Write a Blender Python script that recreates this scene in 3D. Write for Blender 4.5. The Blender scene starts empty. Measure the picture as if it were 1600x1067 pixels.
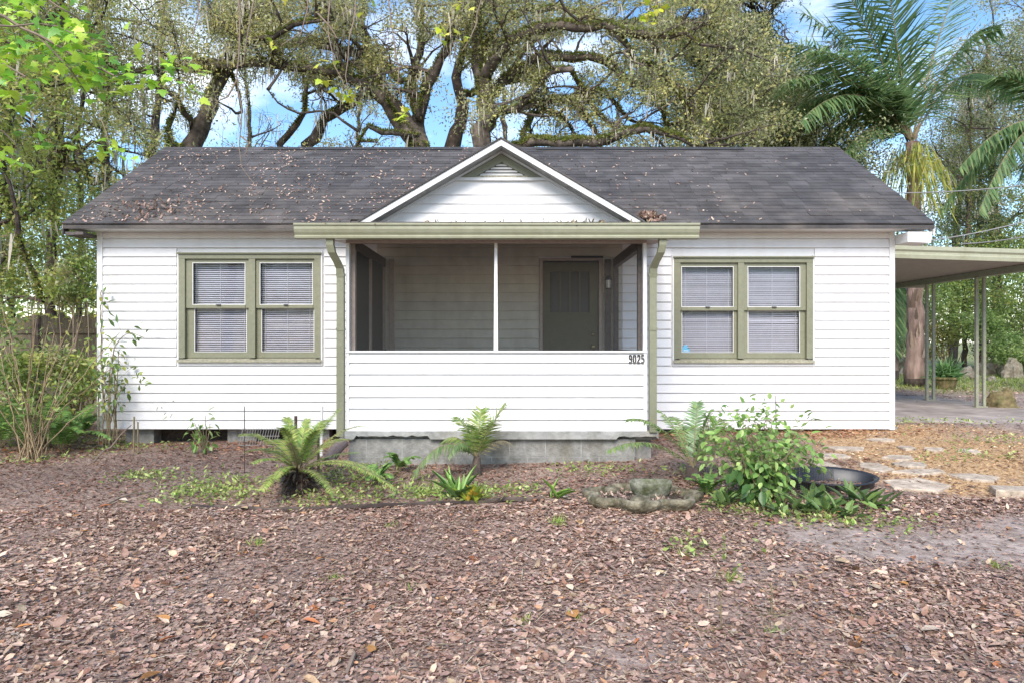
import bpy, math, random
import numpy as np
from mathutils import Vector, noise
R = math.radians
rnd = random.Random(7)
rng = np.random.default_rng(11)
S = bpy.context.scene
COL = S.collection
CZ = 1.5; FX = 1067.0

# ------------------------------------------------------------ camera, world, sun, exposure
cam = bpy.data.objects.new('camera', bpy.data.cameras.new('camera')); COL.objects.link(cam)
cam.location = (0, 0, CZ); cam.rotation_euler = (R(90), 0, 0)
cam.data.sensor_width = 36; cam.data.lens = 24.0; cam.data.clip_end = 1200; cam.data.clip_start = 0.05
S.camera = cam
SUN_EL, SUN_AZ = R(42), R(190)          # azimuth clockwise from +Y (towards the house)
w = bpy.data.worlds.new('World'); S.world = w; w.use_nodes = True
nt = w.node_tree; nt.nodes.clear()
out = nt.nodes.new('ShaderNodeOutputWorld'); bg = nt.nodes.new('ShaderNodeBackground')
sky = nt.nodes.new('ShaderNodeTexSky'); sky.sky_type = 'NISHITA'; sky.sun_disc = False
sky.sun_elevation = SUN_EL; sky.sun_rotation = SUN_AZ; sky.air_density = 1.0; sky.dust_density = 0.6; sky.ozone_density = 1.0
tc = nt.nodes.new('ShaderNodeTexCoord'); mp = nt.nodes.new('ShaderNodeMapping'); mp.inputs['Scale'].default_value = (1, 1, 2.2)
nz = nt.nodes.new('ShaderNodeTexNoise'); nz.inputs['Scale'].default_value = 3.0; nz.inputs['Detail'].default_value = 9; nz.inputs['Roughness'].default_value = .58
mp.inputs['Location'].default_value = (3.1, 1.7, .4)
rp = nt.nodes.new('ShaderNodeValToRGB'); rp.color_ramp.elements[0].position = .54; rp.color_ramp.elements[1].position = .80
mx = nt.nodes.new('ShaderNodeMix'); mx.data_type = 'RGBA'
mx.inputs['B'].default_value = (7.0, 7.05, 7.2, 1)
L = nt.links
L.new(tc.outputs['Generated'], mp.inputs['Vector']); L.new(mp.outputs['Vector'], nz.inputs['Vector'])
L.new(nz.outputs['Fac'], rp.inputs['Fac']); L.new(rp.outputs['Color'], mx.inputs['Factor'])
hs = nt.nodes.new('ShaderNodeHueSaturation'); hs.inputs['Saturation'].default_value = 1.2; hs.inputs['Value'].default_value = 1.0
L.new(sky.outputs['Color'], hs.inputs['Color']); L.new(hs.outputs['Color'], mx.inputs['A']); L.new(mx.outputs['Result'], bg.inputs['Color'])
bg.inputs['Strength'].default_value = 0.14
L.new(bg.outputs['Background'], out.inputs['Surface'])
sl = bpy.data.lights.new('sun', 'SUN'); sl.energy = 2.5; sl.angle = R(30); sl.color = (1, .93, .845)
so = bpy.data.objects.new('sun', sl); COL.objects.link(so)
sd = Vector((math.sin(SUN_AZ)*math.cos(SUN_EL), math.cos(SUN_AZ)*math.cos(SUN_EL), math.sin(SUN_EL)))
so.rotation_euler = sd.to_track_quat('Z', 'Y').to_euler(); so.location = (-4, -6, 14)
S.view_settings.view_transform = 'Standard'; S.view_settings.look = 'None'
S.view_settings.exposure = 1.08; S.view_settings.gamma = 1; S.view_settings.use_curve_mapping = False
S.cycles.transparent_max_bounces = 12; S.cycles.max_bounces = 6

# ------------------------------------------------------------ helpers
def P(px, py, d): return Vector(((px-800)/FX*d, d, CZ+(533-py)/FX*d))
def sstep(a, b, t):
    t = min(1, max(0, (t-a)/(b-a))); return t*t*(3-2*t)
def gz(x, y):
    t = sstep(3, 8.2, y)
    z = t*(0.15+0.02*min(6, max(-6.5, x)))
    z += .02*noise.noise(Vector((x*.9, y*.9, 0)))+.012*noise.noise(Vector((x*3, y*3, 5)))
    if y > 16: z += .012*(y-16) if y < 40 else .288
    return z
def gzn(x, y):   # vectorised copy of gz without the noise table (bilinear grid below)
    fx = np.clip((x-GX0)/GS, 0, GN-1.001); fy = np.clip((y-GY0)/GS, 0, GM-1.001)
    i = fx.astype(int); j = fy.astype(int); u = fx-i; v = fy-j
    return (GT[i, j]*(1-u)*(1-v)+GT[i+1, j]*u*(1-v)+GT[i, j+1]*(1-u)*v+GT[i+1, j+1]*u*v)
GX0, GY0, GS, GN, GM = -16.0, 0.0, .125, 280, 200
GT = np.array([[gz(GX0+i*GS, GY0+j*GS) for j in range(GM)] for i in range(GN)])
def G(px, py):
    d = 8.0
    for _ in range(30):
        z = gz((px-800)/FX*d, d); d = .5*d+.5*(CZ-z)*FX/(py-533)
    p = P(px, py, d); p.z = gz(p.x, p.y); return p
ORG = {}
def link(name, me, m=None, parent=None, loc=None):
    o = bpy.data.objects.new(name, me); COL.objects.link(o)
    if m is not None and not me.materials: me.materials.append(m)
    if parent: o.parent = parent
    if loc is not None: o.location = Vector(loc)-ORG.get(parent, Vector((0, 0, 0)))
    return o
def tag(o, label=None, cat=None, group=None, kind=None):
    if label: o['label'] = label
    if cat: o['category'] = cat
    if group: o['group'] = group
    if kind: o['kind'] = kind
    return o
def thing(name, label, cat, loc=(0, 0, 0), group=None):
    o = bpy.data.objects.new(name, None); COL.objects.link(o); o.location = loc; o.empty_display_size = .1
    ORG[o] = Vector(loc); return tag(o, label, cat, group)
class MB:
    def __init__(s): s.v = []; s.f = []; s.c = []
    def add(s, vs, fs, col=None):
        n = len(s.v); s.v += [tuple(v) for v in vs]; s.f += [tuple(i+n for i in f) for f in fs]
        if col is not None: s.c += [col]*len(vs)
    def box(s, x0, x1, y0, y1, z0, z1, col=None):
        s.add([(x0, y0, z0), (x1, y0, z0), (x1, y1, z0), (x0, y1, z0), (x0, y0, z1), (x1, y0, z1), (x1, y1, z1), (x0, y1, z1)],
              [(0, 3, 2, 1), (4, 5, 6, 7), (0, 1, 5, 4), (1, 2, 6, 5), (2, 3, 7, 6), (3, 0, 4, 7)], col); return s
    def prism(s, poly, dirv):     # closed polygon (ccw seen against dirv) extruded
        n = len(poly); a = [Vector(p) for p in poly]; b = [p+Vector(dirv) for p in a]
        s.add(a+b, [tuple(range(n-1, -1, -1)), tuple(range(n, 2*n))]+[(i, (i+1) % n, n+(i+1) % n, n+i) for i in range(n)]); return s
    def tube(s, pts, rad, sides=6, cap=True):
        pts = [Vector(p) for p in pts]; n = len(pts)
        if not hasattr(rad, '__len__'): rad = [rad]*n
        t = (pts[1]-pts[0]).normalized(); u = t.orthogonal().normalized(); vs = []
        for i, p in enumerate(pts):
            t = (pts[min(i+1, n-1)]-pts[max(i-1, 0)]); t = t.normalized() if t.length > 1e-6 else Vector((0, 0, 1))
            u = (u-t*u.dot(t)); u = u.normalized() if u.length > 1e-6 else t.orthogonal().normalized(); v = t.cross(u)
            for k in range(sides):
                a = 2*math.pi*k/sides; vs.append(p+(u*math.cos(a)+v*math.sin(a))*rad[i])
        fs = [(i*sides+k, i*sides+(k+1) % sides, (i+1)*sides+(k+1) % sides, (i+1)*sides+k) for i in range(n-1) for k in range(sides)]
        if cap: fs += [tuple(range(sides-1, -1, -1)), tuple(range((n-1)*sides, n*sides))]
        s.add(vs, fs); return s
    def loops(s, loops, close_last=True):   # list of equal-length closed rings
        n = len(loops[0]); vs = [v for l in loops for v in l]
        fs = [(i*n+k, i*n+(k+1) % n, (i+1)*n+(k+1) % n, (i+1)*n+k) for i in range(len(loops)-1) for k in range(n)]
        if close_last: fs.append(tuple(range((len(loops)-1)*n, len(loops)*n)))
        s.add(vs, fs); return s
    def mesh(s, name, off=Vector((0, 0, 0)), smooth=False):
        me = bpy.data.meshes.new(name); me.from_pydata([tuple(Vector(v)-off) for v in s.v], [], s.f)
        if smooth: me.polygons.foreach_set('use_smooth', [True]*len(me.polygons))
        if s.c and len(s.c) == len(s.v):
            a = me.color_attributes.new('Col', 'FLOAT_COLOR', 'POINT')
            a.data.foreach_set('color', [q for c in s.c for q in (c[0], c[1], c[2], 1)])
        me.update(); return me
    def build(s, name, m, parent=None, smooth=False, origin=None):
        po = ORG.get(parent, Vector((0, 0, 0)))
        org = Vector(origin) if origin is not None else (po if parent else Vector((0, 0, 0)))
        me = s.mesh(name, org, smooth); o = link(name, me, m, parent)
        o.location = org-po; ORG[o] = org; return o
# leaf templates: verts (along, across, up), faces
TM = {
 'diamond': ([(0, 0, 0), (.45, .5, .06), (1, 0, -.05), (.45, -.5, .06)], [(0, 1, 2, 3)]),
 'litter': ([(0, .1, .04), (.28, .5, .12), (.8, .34, .04), (1.1, -.05, .13), (.62, -.45, .1), (.2, -.38, .0), (.5, .03, 0)],
            [(0, 1, 6), (1, 2, 6), (2, 3, 6), (3, 4, 6), (4, 5, 6), (5, 0, 6)]),
 'ovate': ([(0, 0, 0), (.22, .4, .08), (.55, .5, .06), (.85, .22, -.04), (1.05, 0, -.14), (.85, -.22, -.04), (.55, -.5, .06), (.22, -.4, .08), (.5, 0, -.03)],
           [(0, 8, 1), (1, 8, 2), (2, 8, 4, 3), (4, 8, 6, 5), (6, 8, 7), (7, 8, 0)]),
 'blade': ([(0, -.5, 0), (0, .5, 0), (.4, .45, .1), (.4, -.45, .1), (.8, .25, .02), (.8, -.25, .02), (1, 0, -.12)],
           [(0, 1, 2, 3), (3, 2, 4, 5), (5, 4, 6)]),
 'strand': ([(0, -.3, 0), (0, .3, 0), (.35, .5, .03), (.35, -.5, .03), (1, 0, 0)], [(0, 1, 2, 3), (3, 2, 4)]),
 'maple': ([(0, 0, 0), (.08, .22, 0), (-.05, .48, -.08), (.28, .36, 0), (.42, .62, -.1), (.52, .28, 0), (.72, .24, -.02), (1, 0, -.1),
            (.72, -.24, -.02), (.52, -.28, 0), (.42, -.62, -.1), (.28, -.36, 0), (-.05, -.48, -.08), (.08, -.22, 0), (.35, 0, .04)],
           [(14, 1, 0), (14, 3, 2, 1), (14, 5, 4, 3), (14, 7, 6, 5), (14, 9, 8, 7), (14, 11, 10, 9), (14, 13, 12, 11), (14, 0, 13)]),
}
def nrm(a): return a/np.maximum(np.linalg.norm(a, axis=-1, keepdims=True), 1e-9)
class LV:
    def __init__(s): s.d = []
    def add(s, C, D, N, Ln, W, col):
        C = np.atleast_2d(np.asarray(C, float)); n = len(C)
        D = nrm(np.broadcast_to(np.asarray(D, float), (n, 3))); N = np.broadcast_to(np.asarray(N, float), (n, 3))
        s.d.append((C, D, N, np.broadcast_to(np.asarray(Ln, float), (n,)), np.broadcast_to(np.asarray(W, float), (n,)), np.broadcast_to(np.asarray(col, float), (n, 3))))
    def count(s): return sum(len(a[0]) for a in s.d)
    def build(s, name, m, parent=None, tmpl='diamond', origin=None, smooth=False):
        C, D, N, Ln, W, col = [np.concatenate([a[i] for a in s.d]) for i in range(6)]
        Sd = nrm(np.cross(D, N)+1e-6); U = np.cross(Sd, D)
        tv, tf = TM[tmpl]; tv = np.array(tv, float); n = len(C); k = len(tv)
        V = (C[:, None]+tv[None, :, 0, None]*(Ln[:, None]*D)[:, None]+tv[None, :, 1, None]*(W[:, None]*Sd)[:, None]
             + tv[None, :, 2, None]*(Ln[:, None]*U)[:, None])
        po = ORG.get(parent, Vector((0, 0, 0))); org = Vector(origin) if origin is not None else (po if parent else Vector((0, 0, 0)))
        V = V.reshape(-1, 3)-np.array(org)
        fl = np.concatenate([np.array(f) for f in tf]); tot = np.array([len(f) for f in tf])
        I = (fl[None]+(np.arange(n)*k)[:, None]).ravel(); T = np.tile(tot, n); st = np.concatenate([[0], np.cumsum(T)[:-1]])
        me = bpy.data.meshes.new(name); me.vertices.add(len(V)); me.vertices.foreach_set('co', V.ravel())
        me.loops.add(len(I)); me.loops.foreach_set('vertex_index', I.astype(np.int32))
        me.polygons.add(len(T)); me.polygons.foreach_set('loop_start', st.astype(np.int32))
        if smooth: me.polygons.foreach_set('use_smooth', np.ones(len(T), bool))
        me.update(calc_edges=True)
        a = me.color_attributes.new('Col', 'FLOAT_COLOR', 'POINT')
        cc = np.ones((n, k, 4)); cc[:, :, :3] = col[:, None]; a.data.foreach_set('color', cc.ravel())
        o = link(name, me, m, parent); o.location = org-po; ORG[o] = org; return o
def rdir(n, up=0.0):
    d = rng.normal(size=(n, 3)); d[:, 2] += up; return nrm(d)
def pick(cols, n, jit=.18, wts=None):
    cols = np.array(cols, float); i = rng.choice(len(cols), n, p=wts); c = cols[i]
    return np.clip(c*(1+rng.normal(0, jit, (n, 1)))*(1+rng.normal(0, jit*.13, (n, 3))), .004, .95)

# ------------------------------------------------------------ materials
def mat(name, base=(.5, .5, .5), rough=.6, var=.12, scale=6, bump=0.0, bscale=40, metal=0, col2=None, attr=False, transl=0, rand=0, spec=.5, objco=False, stretch=None, streak=0):
    m = bpy.data.materials.new(name); m.use_nodes = True; t = m.node_tree; b = t.nodes['Principled BSDF']; K = t.links.new
    b.inputs['Roughness'].default_value = rough; b.inputs['Metallic'].default_value = metal; b.inputs['Specular IOR Level'].default_value = spec
    if objco: src = t.nodes.new('ShaderNodeTexCoord').outputs['Object']
    else: src = t.nodes.new('ShaderNodeNewGeometry').outputs['Position']
    if stretch:
        q = t.nodes.new('ShaderNodeMapping'); q.inputs['Scale'].default_value = stretch; K(src, q.inputs['Vector']); src = q.outputs['Vector']
    n1 = t.nodes.new('ShaderNodeTexNoise'); n1.inputs['Scale'].default_value = scale; n1.inputs['Detail'].default_value = 6; n1.inputs['Roughness'].default_value = .65; K(src, n1.inputs['Vector'])
    if attr:
        a = t.nodes.new('ShaderNodeAttribute'); a.attribute_name = 'Col'; c = a.outputs['Color']
    elif col2:
        r = t.nodes.new('ShaderNodeValToRGB'); r.color_ramp.elements[0].position = .38; r.color_ramp.elements[1].position = .64
        r.color_ramp.elements[0].color = (*base, 1); r.color_ramp.elements[1].color = (*col2, 1); K(n1.outputs['Fac'], r.inputs['Fac']); c = r.outputs['Color']
    else:
        a = t.nodes.new('ShaderNodeRGB'); a.outputs[0].default_value = (*base, 1); c = a.outputs[0]
    if var:
        n2 = t.nodes.new('ShaderNodeTexNoise'); n2.inputs['Scale'].default_value = scale*2.7; n2.inputs['Detail'].default_value = 5; K(src, n2.inputs['Vector'])
        mr = t.nodes.new('ShaderNodeMapRange'); mr.inputs['From Min'].default_value = .3; mr.inputs['From Max'].default_value = .7
        mr.inputs['To Min'].default_value = 1-var; mr.inputs['To Max'].default_value = 1+var; K(n2.outputs['Fac'], mr.inputs['Value'])
        x = t.nodes.new('ShaderNodeVectorMath'); x.operation = 'SCALE'; K(c, x.inputs[0]); K(mr.outputs['Result'], x.inputs['Scale']); c = x.outputs[0]
    if rand:
        oi = t.nodes.new('ShaderNodeObjectInfo'); mr = t.nodes.new('ShaderNodeMapRange'); mr.inputs['To Min'].default_value = 1-rand; mr.inputs['To Max'].default_value = 1+rand
        K(oi.outputs['Random'], mr.inputs['Value']); x = t.nodes.new('ShaderNodeVectorMath'); x.operation = 'SCALE'; K(c, x.inputs[0]); K(mr.outputs['Result'], x.inputs['Scale']); c = x.outputs[0]
    if streak:   # rain-washed grime running down
        q = t.nodes.new('ShaderNodeMapping'); q.inputs['Scale'].default_value = (3.2, 3.2, .5); K(t.nodes.new('ShaderNodeNewGeometry').outputs['Position'], q.inputs['Vector'])
        n3 = t.nodes.new('ShaderNodeTexNoise'); n3.inputs['Scale'].default_value = 1.3; n3.inputs['Detail'].default_value = 7; K(q.outputs['Vector'], n3.inputs['Vector'])
        r = t.nodes.new('ShaderNodeValToRGB'); r.color_ramp.elements[0].position = .5; r.color_ramp.elements[1].position = .78
        r.color_ramp.elements[0].color = (1, 1, 1, 1); r.color_ramp.elements[1].color = (1-streak, 1-streak*1.15, 1-streak*1.5, 1); K(n3.outputs['Fac'], r.inputs['Fac'])
        x = t.nodes.new('ShaderNodeVectorMath'); x.operation = 'MULTIPLY'; K(c, x.inputs[0]); K(r.outputs['Color'], x.inputs[1]); c = x.outputs[0]
    K(c, b.inputs['Base Color'])
    if bump:
        n4 = t.nodes.new('ShaderNodeTexNoise'); n4.inputs['Scale'].default_value = bscale; n4.inputs['Detail'].default_value = 6; K(src, n4.inputs['Vector'])
        bp = t.nodes.new('ShaderNodeBump'); bp.inputs['Strength'].default_value = bump; bp.inputs['Distance'].default_value = .02; K(n4.outputs['Fac'], bp.inputs['Height']); K(bp.outputs['Normal'], b.inputs['Normal'])
    if transl:
        tr = t.nodes.new('ShaderNodeBsdfTranslucent'); K(c, tr.inputs['Color']); ms = t.nodes.new('ShaderNodeMixShader'); ms.inputs[0].default_value = transl
        K(b.outputs[0], ms.inputs[1]); K(tr.outputs[0], ms.inputs[2]); K(ms.outputs[0], t.nodes['Material Output'].inputs['Surface'])
    return m
M = {}
M['siding'] = mat('white_vinyl', (.705, .70, .70), .45, .03, 3, .06, 60, rand=.025, streak=.09)
M['siding_porch'] = mat('porch_vinyl', (.50, .47, .40), .6, .07, 3, .08, 60, rand=.04, streak=.15)  # darker, warmer copy of the vinyl for the wall inside the porch
M['white'] = mat('white_paint', (.68, .68, .67), .5, .05, 7, .08, 80, streak=.08)
M['olive'] = mat('olive_paint', (.20, .203, .135), .5, .09, 9, .15, 60, streak=.12)
M['olive_worn'] = mat('worn_olive_paint', (.22, .22, .145), .6, .12, 30, .25, 60, col2=(.42, .39, .30))
M['gutter'] = mat('gutter_paint', (.33, .335, .24), .38, .07, 5, .08, 20, metal=.0, streak=.16)
M['tanwood'] = mat('tan_trim', (.36, .29, .25), .7, .1, 8, .1, 50)
M['darkwood'] = mat('dark_weathered_wood', (.10, .085, .08), .8, .25, 10, .3, 50)
M['door'] = mat('door_paint', (.085, .082, .045), .6, .1, 5, .1, 40)
M['brass'] = mat('brass', (.35, .28, .14), .35, .1, 9, metal=1)
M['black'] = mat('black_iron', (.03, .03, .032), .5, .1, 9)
M['room'] = mat('room_dark', (.06, .06, .065), .9, .1, 3)
M['room_black'] = mat('dark_backing', (.02, .02, .02), .9, .2, 9)
M['blind'] = mat('blind_slat', (.70, .69, .76), .5, .04, 4)
M['shingle'] = mat('asphalt_shingle', (.052, .049, .050), .9, .3, 1.1, .5, 90, col2=(.10, .088, .080), rand=.22)
M['shingle_sheet'] = mat('asphalt_shingle_courses', (.085, .078, .08), .9, .3, 1.1, .5, 90, attr=True)
M['ridge'] = mat('ridge_cap', (.035, .035, .036), .85, .2, 5, .3, 60)
M['concrete'] = mat('grey_concrete', (.25, .25, .235), .85, .2, 4, .35, 40, col2=(.34, .34, .325), streak=.2)
M['cmu'] = mat('concrete_block', (.20, .197, .18), .9, .25, 5, .5, 50, col2=(.27, .266, .25), rand=.03, streak=.25)
M['slabcon'] = mat('carport_concrete', (.25, .205, .18), .6, .3, 1.2, .25, 40, col2=(.40, .34, .30))
M['underside'] = mat('carport_pan', (.30, .26, .215), .55, .1, 3, .05, 20)
M['post'] = mat('carport_post', (.25, .25, .18), .5, .15, 8, .1, 40)
M['bark'] = mat('oak_bark', (.04, .03, .024), .9, .4, 3, 1.0, 11, col2=(.15, .12, .095))
M['bark_dark'] = mat('wet_bark', (.035, .024, .02), .9, .35, 4, .8, 16, col2=(.10, .075, .06))
M['palmbark'] = mat('palm_bark', (.10, .062, .046), .9, .35, 3, .9, 20, col2=(.27, .19, .155), stretch=(1, 1, .25))
M['twig'] = mat('twig', (.20, .15, .115), .85, .2, 5, .2, 40)
M['cane'] = mat('cane', (.20, .16, .09), .8, .25, 6, .2, 40)
M['leaf'] = mat('foliage', rough=.45, attr=True, var=.15, scale=3, transl=.5, spec=.3)
M['leafy'] = mat('near_foliage', rough=.38, attr=True, var=.12, scale=14, transl=.35, spec=.45)
M['moss'] = mat('spanish_moss', rough=.95, attr=True, var=.15, scale=4, transl=.3, spec=.1)
M['litter'] = mat('leaf_litter', rough=.5, attr=True, var=.25, scale=30, transl=.06, spec=.5)
M['flag'] = mat('flagstone', (.33, .265, .20), .85, .3, 7, .5, 40, col2=(.52, .43, .33), rand=.1)
M['planter'] = mat('mossy_concrete', (.055, .05, .025), .9, .4, 8, .8, 30, col2=(.25, .22, .155))
M['planter_green'] = mat('algae_concrete', (.075, .085, .035), .9, .35, 9, .6, 40, col2=(.24, .235, .18))
M['soil'] = mat('dark_soil', (.055, .04, .03), .95, .35, 12, .8, 30)
M['liner'] = mat('black_plastic', (.018, .02, .024), .42, .15, 5, .05, 20)
M['cane_light'] = mat('dry_cane', (.27, .20, .115), .8, .3, 7, .2, 40)
M['fence'] = mat('fence_board', (.15, .125, .085), .9, .3, 4, .4, 30, rand=.25, stretch=(4, 4, .6))
M['rock'] = mat('mossy_rock', (.16, .13, .09), .9, .35, 4, .7, 12, col2=(.28, .25, .20))
M['rockm'] = mat('moss_covered_rock', (.09, .085, .03), .95, .35, 6, .8, 14, col2=(.19, .14, .07))
M['stake'] = mat('rusty_stake', (.07, .045, .035), .8, .3, 20)
M['whitepipe'] = mat('white_pipe', (.68, .68, .66), .5, .08, 9)
M['corr'] = mat('drain_pipe', (.17, .13, .12), .7, .2, 10, .1, 40)
M['sticker'] = mat('blue_sticker', (.12, .38, .58), .4, 0)
M['cable'] = mat('cable', (.22, .22, .22), .6, 0)
def ground_mat():
    m = mat('ground_soil', (.115, .07, .05), .85, .35, 2.2, .9, 18, col2=(.22, .155, .125)); t = m.node_tree; K = t.links.new; b = t.nodes['Principled BSDF']
    old = b.inputs['Base Color'].links[0].from_socket
    def colnoise(sc, c0, c1, p0=.42, p1=.6):
        n = t.nodes.new('ShaderNodeTexNoise'); n.inputs['Scale'].default_value = sc; n.inputs['Detail'].default_value = 8; n.inputs['Roughness'].default_value = .75
        K(pos, n.inputs['Vector']); r = t.nodes.new('ShaderNodeValToRGB'); r.color_ramp.elements[0].position = p0; r.color_ramp.elements[1].position = p1
        r.color_ramp.elements[0].color = (*c0, 1); r.color_ramp.elements[1].color = (*c1, 1); K(n.outputs['Fac'], r.inputs['Fac']); return r.outputs['Color']
    pos = t.nodes.new('ShaderNodeNewGeometry').outputs['Position']
    a = t.nodes.new('ShaderNodeAttribute'); a.attribute_name = 'Zone'; sp = t.nodes.new('ShaderNodeSeparateColor'); K(a.outputs['Color'], sp.inputs[0])
    def mixc(f, c1, c2):
        x = t.nodes.new('ShaderNodeMix'); x.data_type = 'RGBA'; K(f, x.inputs['Factor']); K(c1, x.inputs['A']); K(c2, x.inputs['B']); return x.outputs['Result']
    nf = t.nodes.new('ShaderNodeTexNoise'); nf.inputs['Scale'].default_value = 1.1; nf.inputs['Detail'].default_value = 4; K(pos, nf.inputs['Vector'])
    mf = t.nodes.new('ShaderNodeMapRange'); mf.inputs['From Min'].default_value = .3; mf.inputs['From Max'].default_value = .7; mf.inputs['To Min'].default_value = .45; mf.inputs['To Max'].default_value = .95; K(nf.outputs['Fac'], mf.inputs['Value'])
    old = mixc(mf.outputs['Result'], old, colnoise(42, (.17, .11, .085), (.48, .355, .285)))
    c = mixc(sp.outputs[0], old, colnoise(30, (.26, .14, .065), (.62, .42, .21)))       # chips zone
    c = mixc(sp.outputs[1], c, colnoise(7, (.24, .185, .155), (.42, .345, .30)))          # bare grey dirt
    c = mixc(sp.outputs[2], c, colnoise(5, (.14, .18, .05), (.30, .34, .09)))          # green far lawn
    K(c, b.inputs['Base Color']); return m
M['ground'] = ground_mat()
def screen_mat():
    m = bpy.data.materials.new('insect_screen'); m.use_nodes = True; t = m.node_tree; b = t.nodes['Principled BSDF']; K = t.links.new
    b.inputs['Base Color'].default_value = (.04, .037, .032, 1); b.inputs['Roughness'].default_value = .8
    tr = t.nodes.new('ShaderNodeBsdfTransparent'); ms = t.nodes.new('ShaderNodeMixShader')
    n = t.nodes.new('ShaderNodeTexNoise'); n.inputs['Scale'].default_value = 1.6; n.inputs['Detail'].default_value = 4
    K(t.nodes.new('ShaderNodeNewGeometry').outputs['Position'], n.inputs['Vector'])
    mr = t.nodes.new('ShaderNodeMapRange'); mr.inputs['To Min'].default_value = .12; mr.inputs['To Max'].default_value = .33; K(n.outputs['Fac'], mr.inputs['Value'])
    K(mr.outputs['Result'], ms.inputs[0]); K(tr.outputs[0], ms.inputs[1]); K(b.outputs[0], ms.inputs[2]); K(ms.outputs[0], t.nodes['Material Output'].inputs['Surface']); return m
M['screen'] = screen_mat()
def glass_mat():
    m = bpy.data.materials.new('window_glass'); m.use_nodes = True; t = m.node_tree; K = t.links.new; t.nodes.remove(t.nodes['Principled BSDF'])
    g = t.nodes.new('ShaderNodeBsdfGlossy'); g.inputs['Roughness'].default_value = .04; g.inputs['Color'].default_value = (.95, .97, 1, 1)
    tr = t.nodes.new('ShaderNodeBsdfTransparent'); tr.inputs['Color'].default_value = (.92, .93, .95, 1)
    f = t.nodes.new('ShaderNodeFresnel'); f.inputs['IOR'].default_value = 1.45
    bp = t.nodes.new('ShaderNodeBump'); bp.inputs['Strength'].default_value = .03; bp.inputs['Distance'].default_value = .02
    n = t.nodes.new('ShaderNodeTexNoise'); n.inputs['Scale'].default_value = 3; K(n.outputs['Fac'], bp.inputs['Height']); K(bp.outputs[0], g.inputs['Normal'])
    ms = t.nodes.new('ShaderNodeMixShader'); K(f.outputs[0], ms.inputs[0]); K(tr.outputs[0], ms.inputs[1]); K(g.outputs[0], ms.inputs[2]); K(ms.outputs[0], t.nodes['Material Output'].inputs['Surface']); return m
M['glass'] = glass_mat()

# ------------------------------------------------------------ ground
def zone(x, y):
    n = noise.noise(Vector((x*1.1, y*1.1, 9)))*.5
    chip = sstep(.15, .7, min((x-3.1+n*.8)/1.4, (7.6+n-x)/1.2, (y-5.6+n*.4)/.8, (10.4-y+n)/1.0))
    grey = max(0, sstep(.2, 1, 1.4-math.hypot((x-3.1)/1.6, (y-4.8)/.6)+n*1.6)*.95, sstep(.2, 1, 1.2-math.hypot((x-4.2)/1.2, (y-3.9)/.5)+n*1.6)*.8, sstep(.2, 1, 1.2-math.hypot((x-.7)/1.0, (y-3.3)/.3)+n*1.6)*.6)
    if x > 5: grey = max(grey, sstep(.2, 1, (x-5.0+n*2)/2.5)*sstep(5.2, 7.5, y+n)*.8*(1-sstep(14, 17, y)))
    green = sstep(15.5, 18.5, y+n*3)*(.75 if x > 4 else .45)
    return chip, grey, green
def make_ground():
    xs = sorted(set([round(v, 3) for v in np.concatenate([np.arange(-400, -20, 38), np.arange(-20, -13, 1), np.arange(-13, 14, .16), np.arange(14, 24, 1), np.arange(24, 401, 37)])]))
    ys = sorted(set([round(v, 3) for v in np.concatenate([np.arange(-60, 1.5, 6), np.arange(1.5, 14, .14), np.arange(14, 30, .5), np.arange(30, 600, 30)])]))
    vs = [(x, y, gz(x, y)) for y in ys for x in xs]; n = len(xs)
    fs = [(j*n+i, j*n+i+1, (j+1)*n+i+1, (j+1)*n+i) for j in range(len(ys)-1) for i in range(n-1)]
    b = MB(); b.add(vs, fs); me = b.mesh('ground', smooth=True)
    a = me.color_attributes.new('Zone', 'FLOAT_COLOR', 'POINT'); a.data.foreach_set('color', [q for v in vs for q in (*zone(v[0], v[1]), 1)])
    tag(link('ground', me, M['ground']), kind='structure')
make_ground()
# carport slab
b = MB()
def slabtop(x, y): return .297+.01*noise.noise(Vector((x, y, 3)))
pts = [(5.45, 10.2), (7.2, 10.05), (9.3, 10.5), (9.35, 15.2), (5.45, 15.2)]
nx, ny = 24, 24; grid = []
for j in range(ny+1):
    for i in range(nx+1):
        x = 5.45+(3.9)*i/nx; y = 10.15+5.0*j/ny+(.18*noise.noise(Vector((x*1.7, 0, 2))) if j == 0 else 0)
        edge = .06 if (j == 0 or i == nx) else 0
        grid.append((x, y, slabtop(x, y)-edge*1.6))
b.add(grid, [(j*(nx+1)+i, j*(nx+1)+i+1, (j+1)*(nx+1)+i+1, (j+1)*(nx+1)+i) for j in range(ny) for i in range(nx)])
b.box(5.47, 9.3, 10.4, 15.1, 0, .25)
tag(b.build('carport_floor', M['slabcon'], smooth=True), kind='structure')

# ------------------------------------------------------------ house
WY = 9.6; X0, X1 = -5.82, 5.37; ZB = .275; EX = .127
house = thing('house', 'white one storey cottage with dark shingle roof and screened front porch', 'house', (0, WY, gz(0, WY)))
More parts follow.
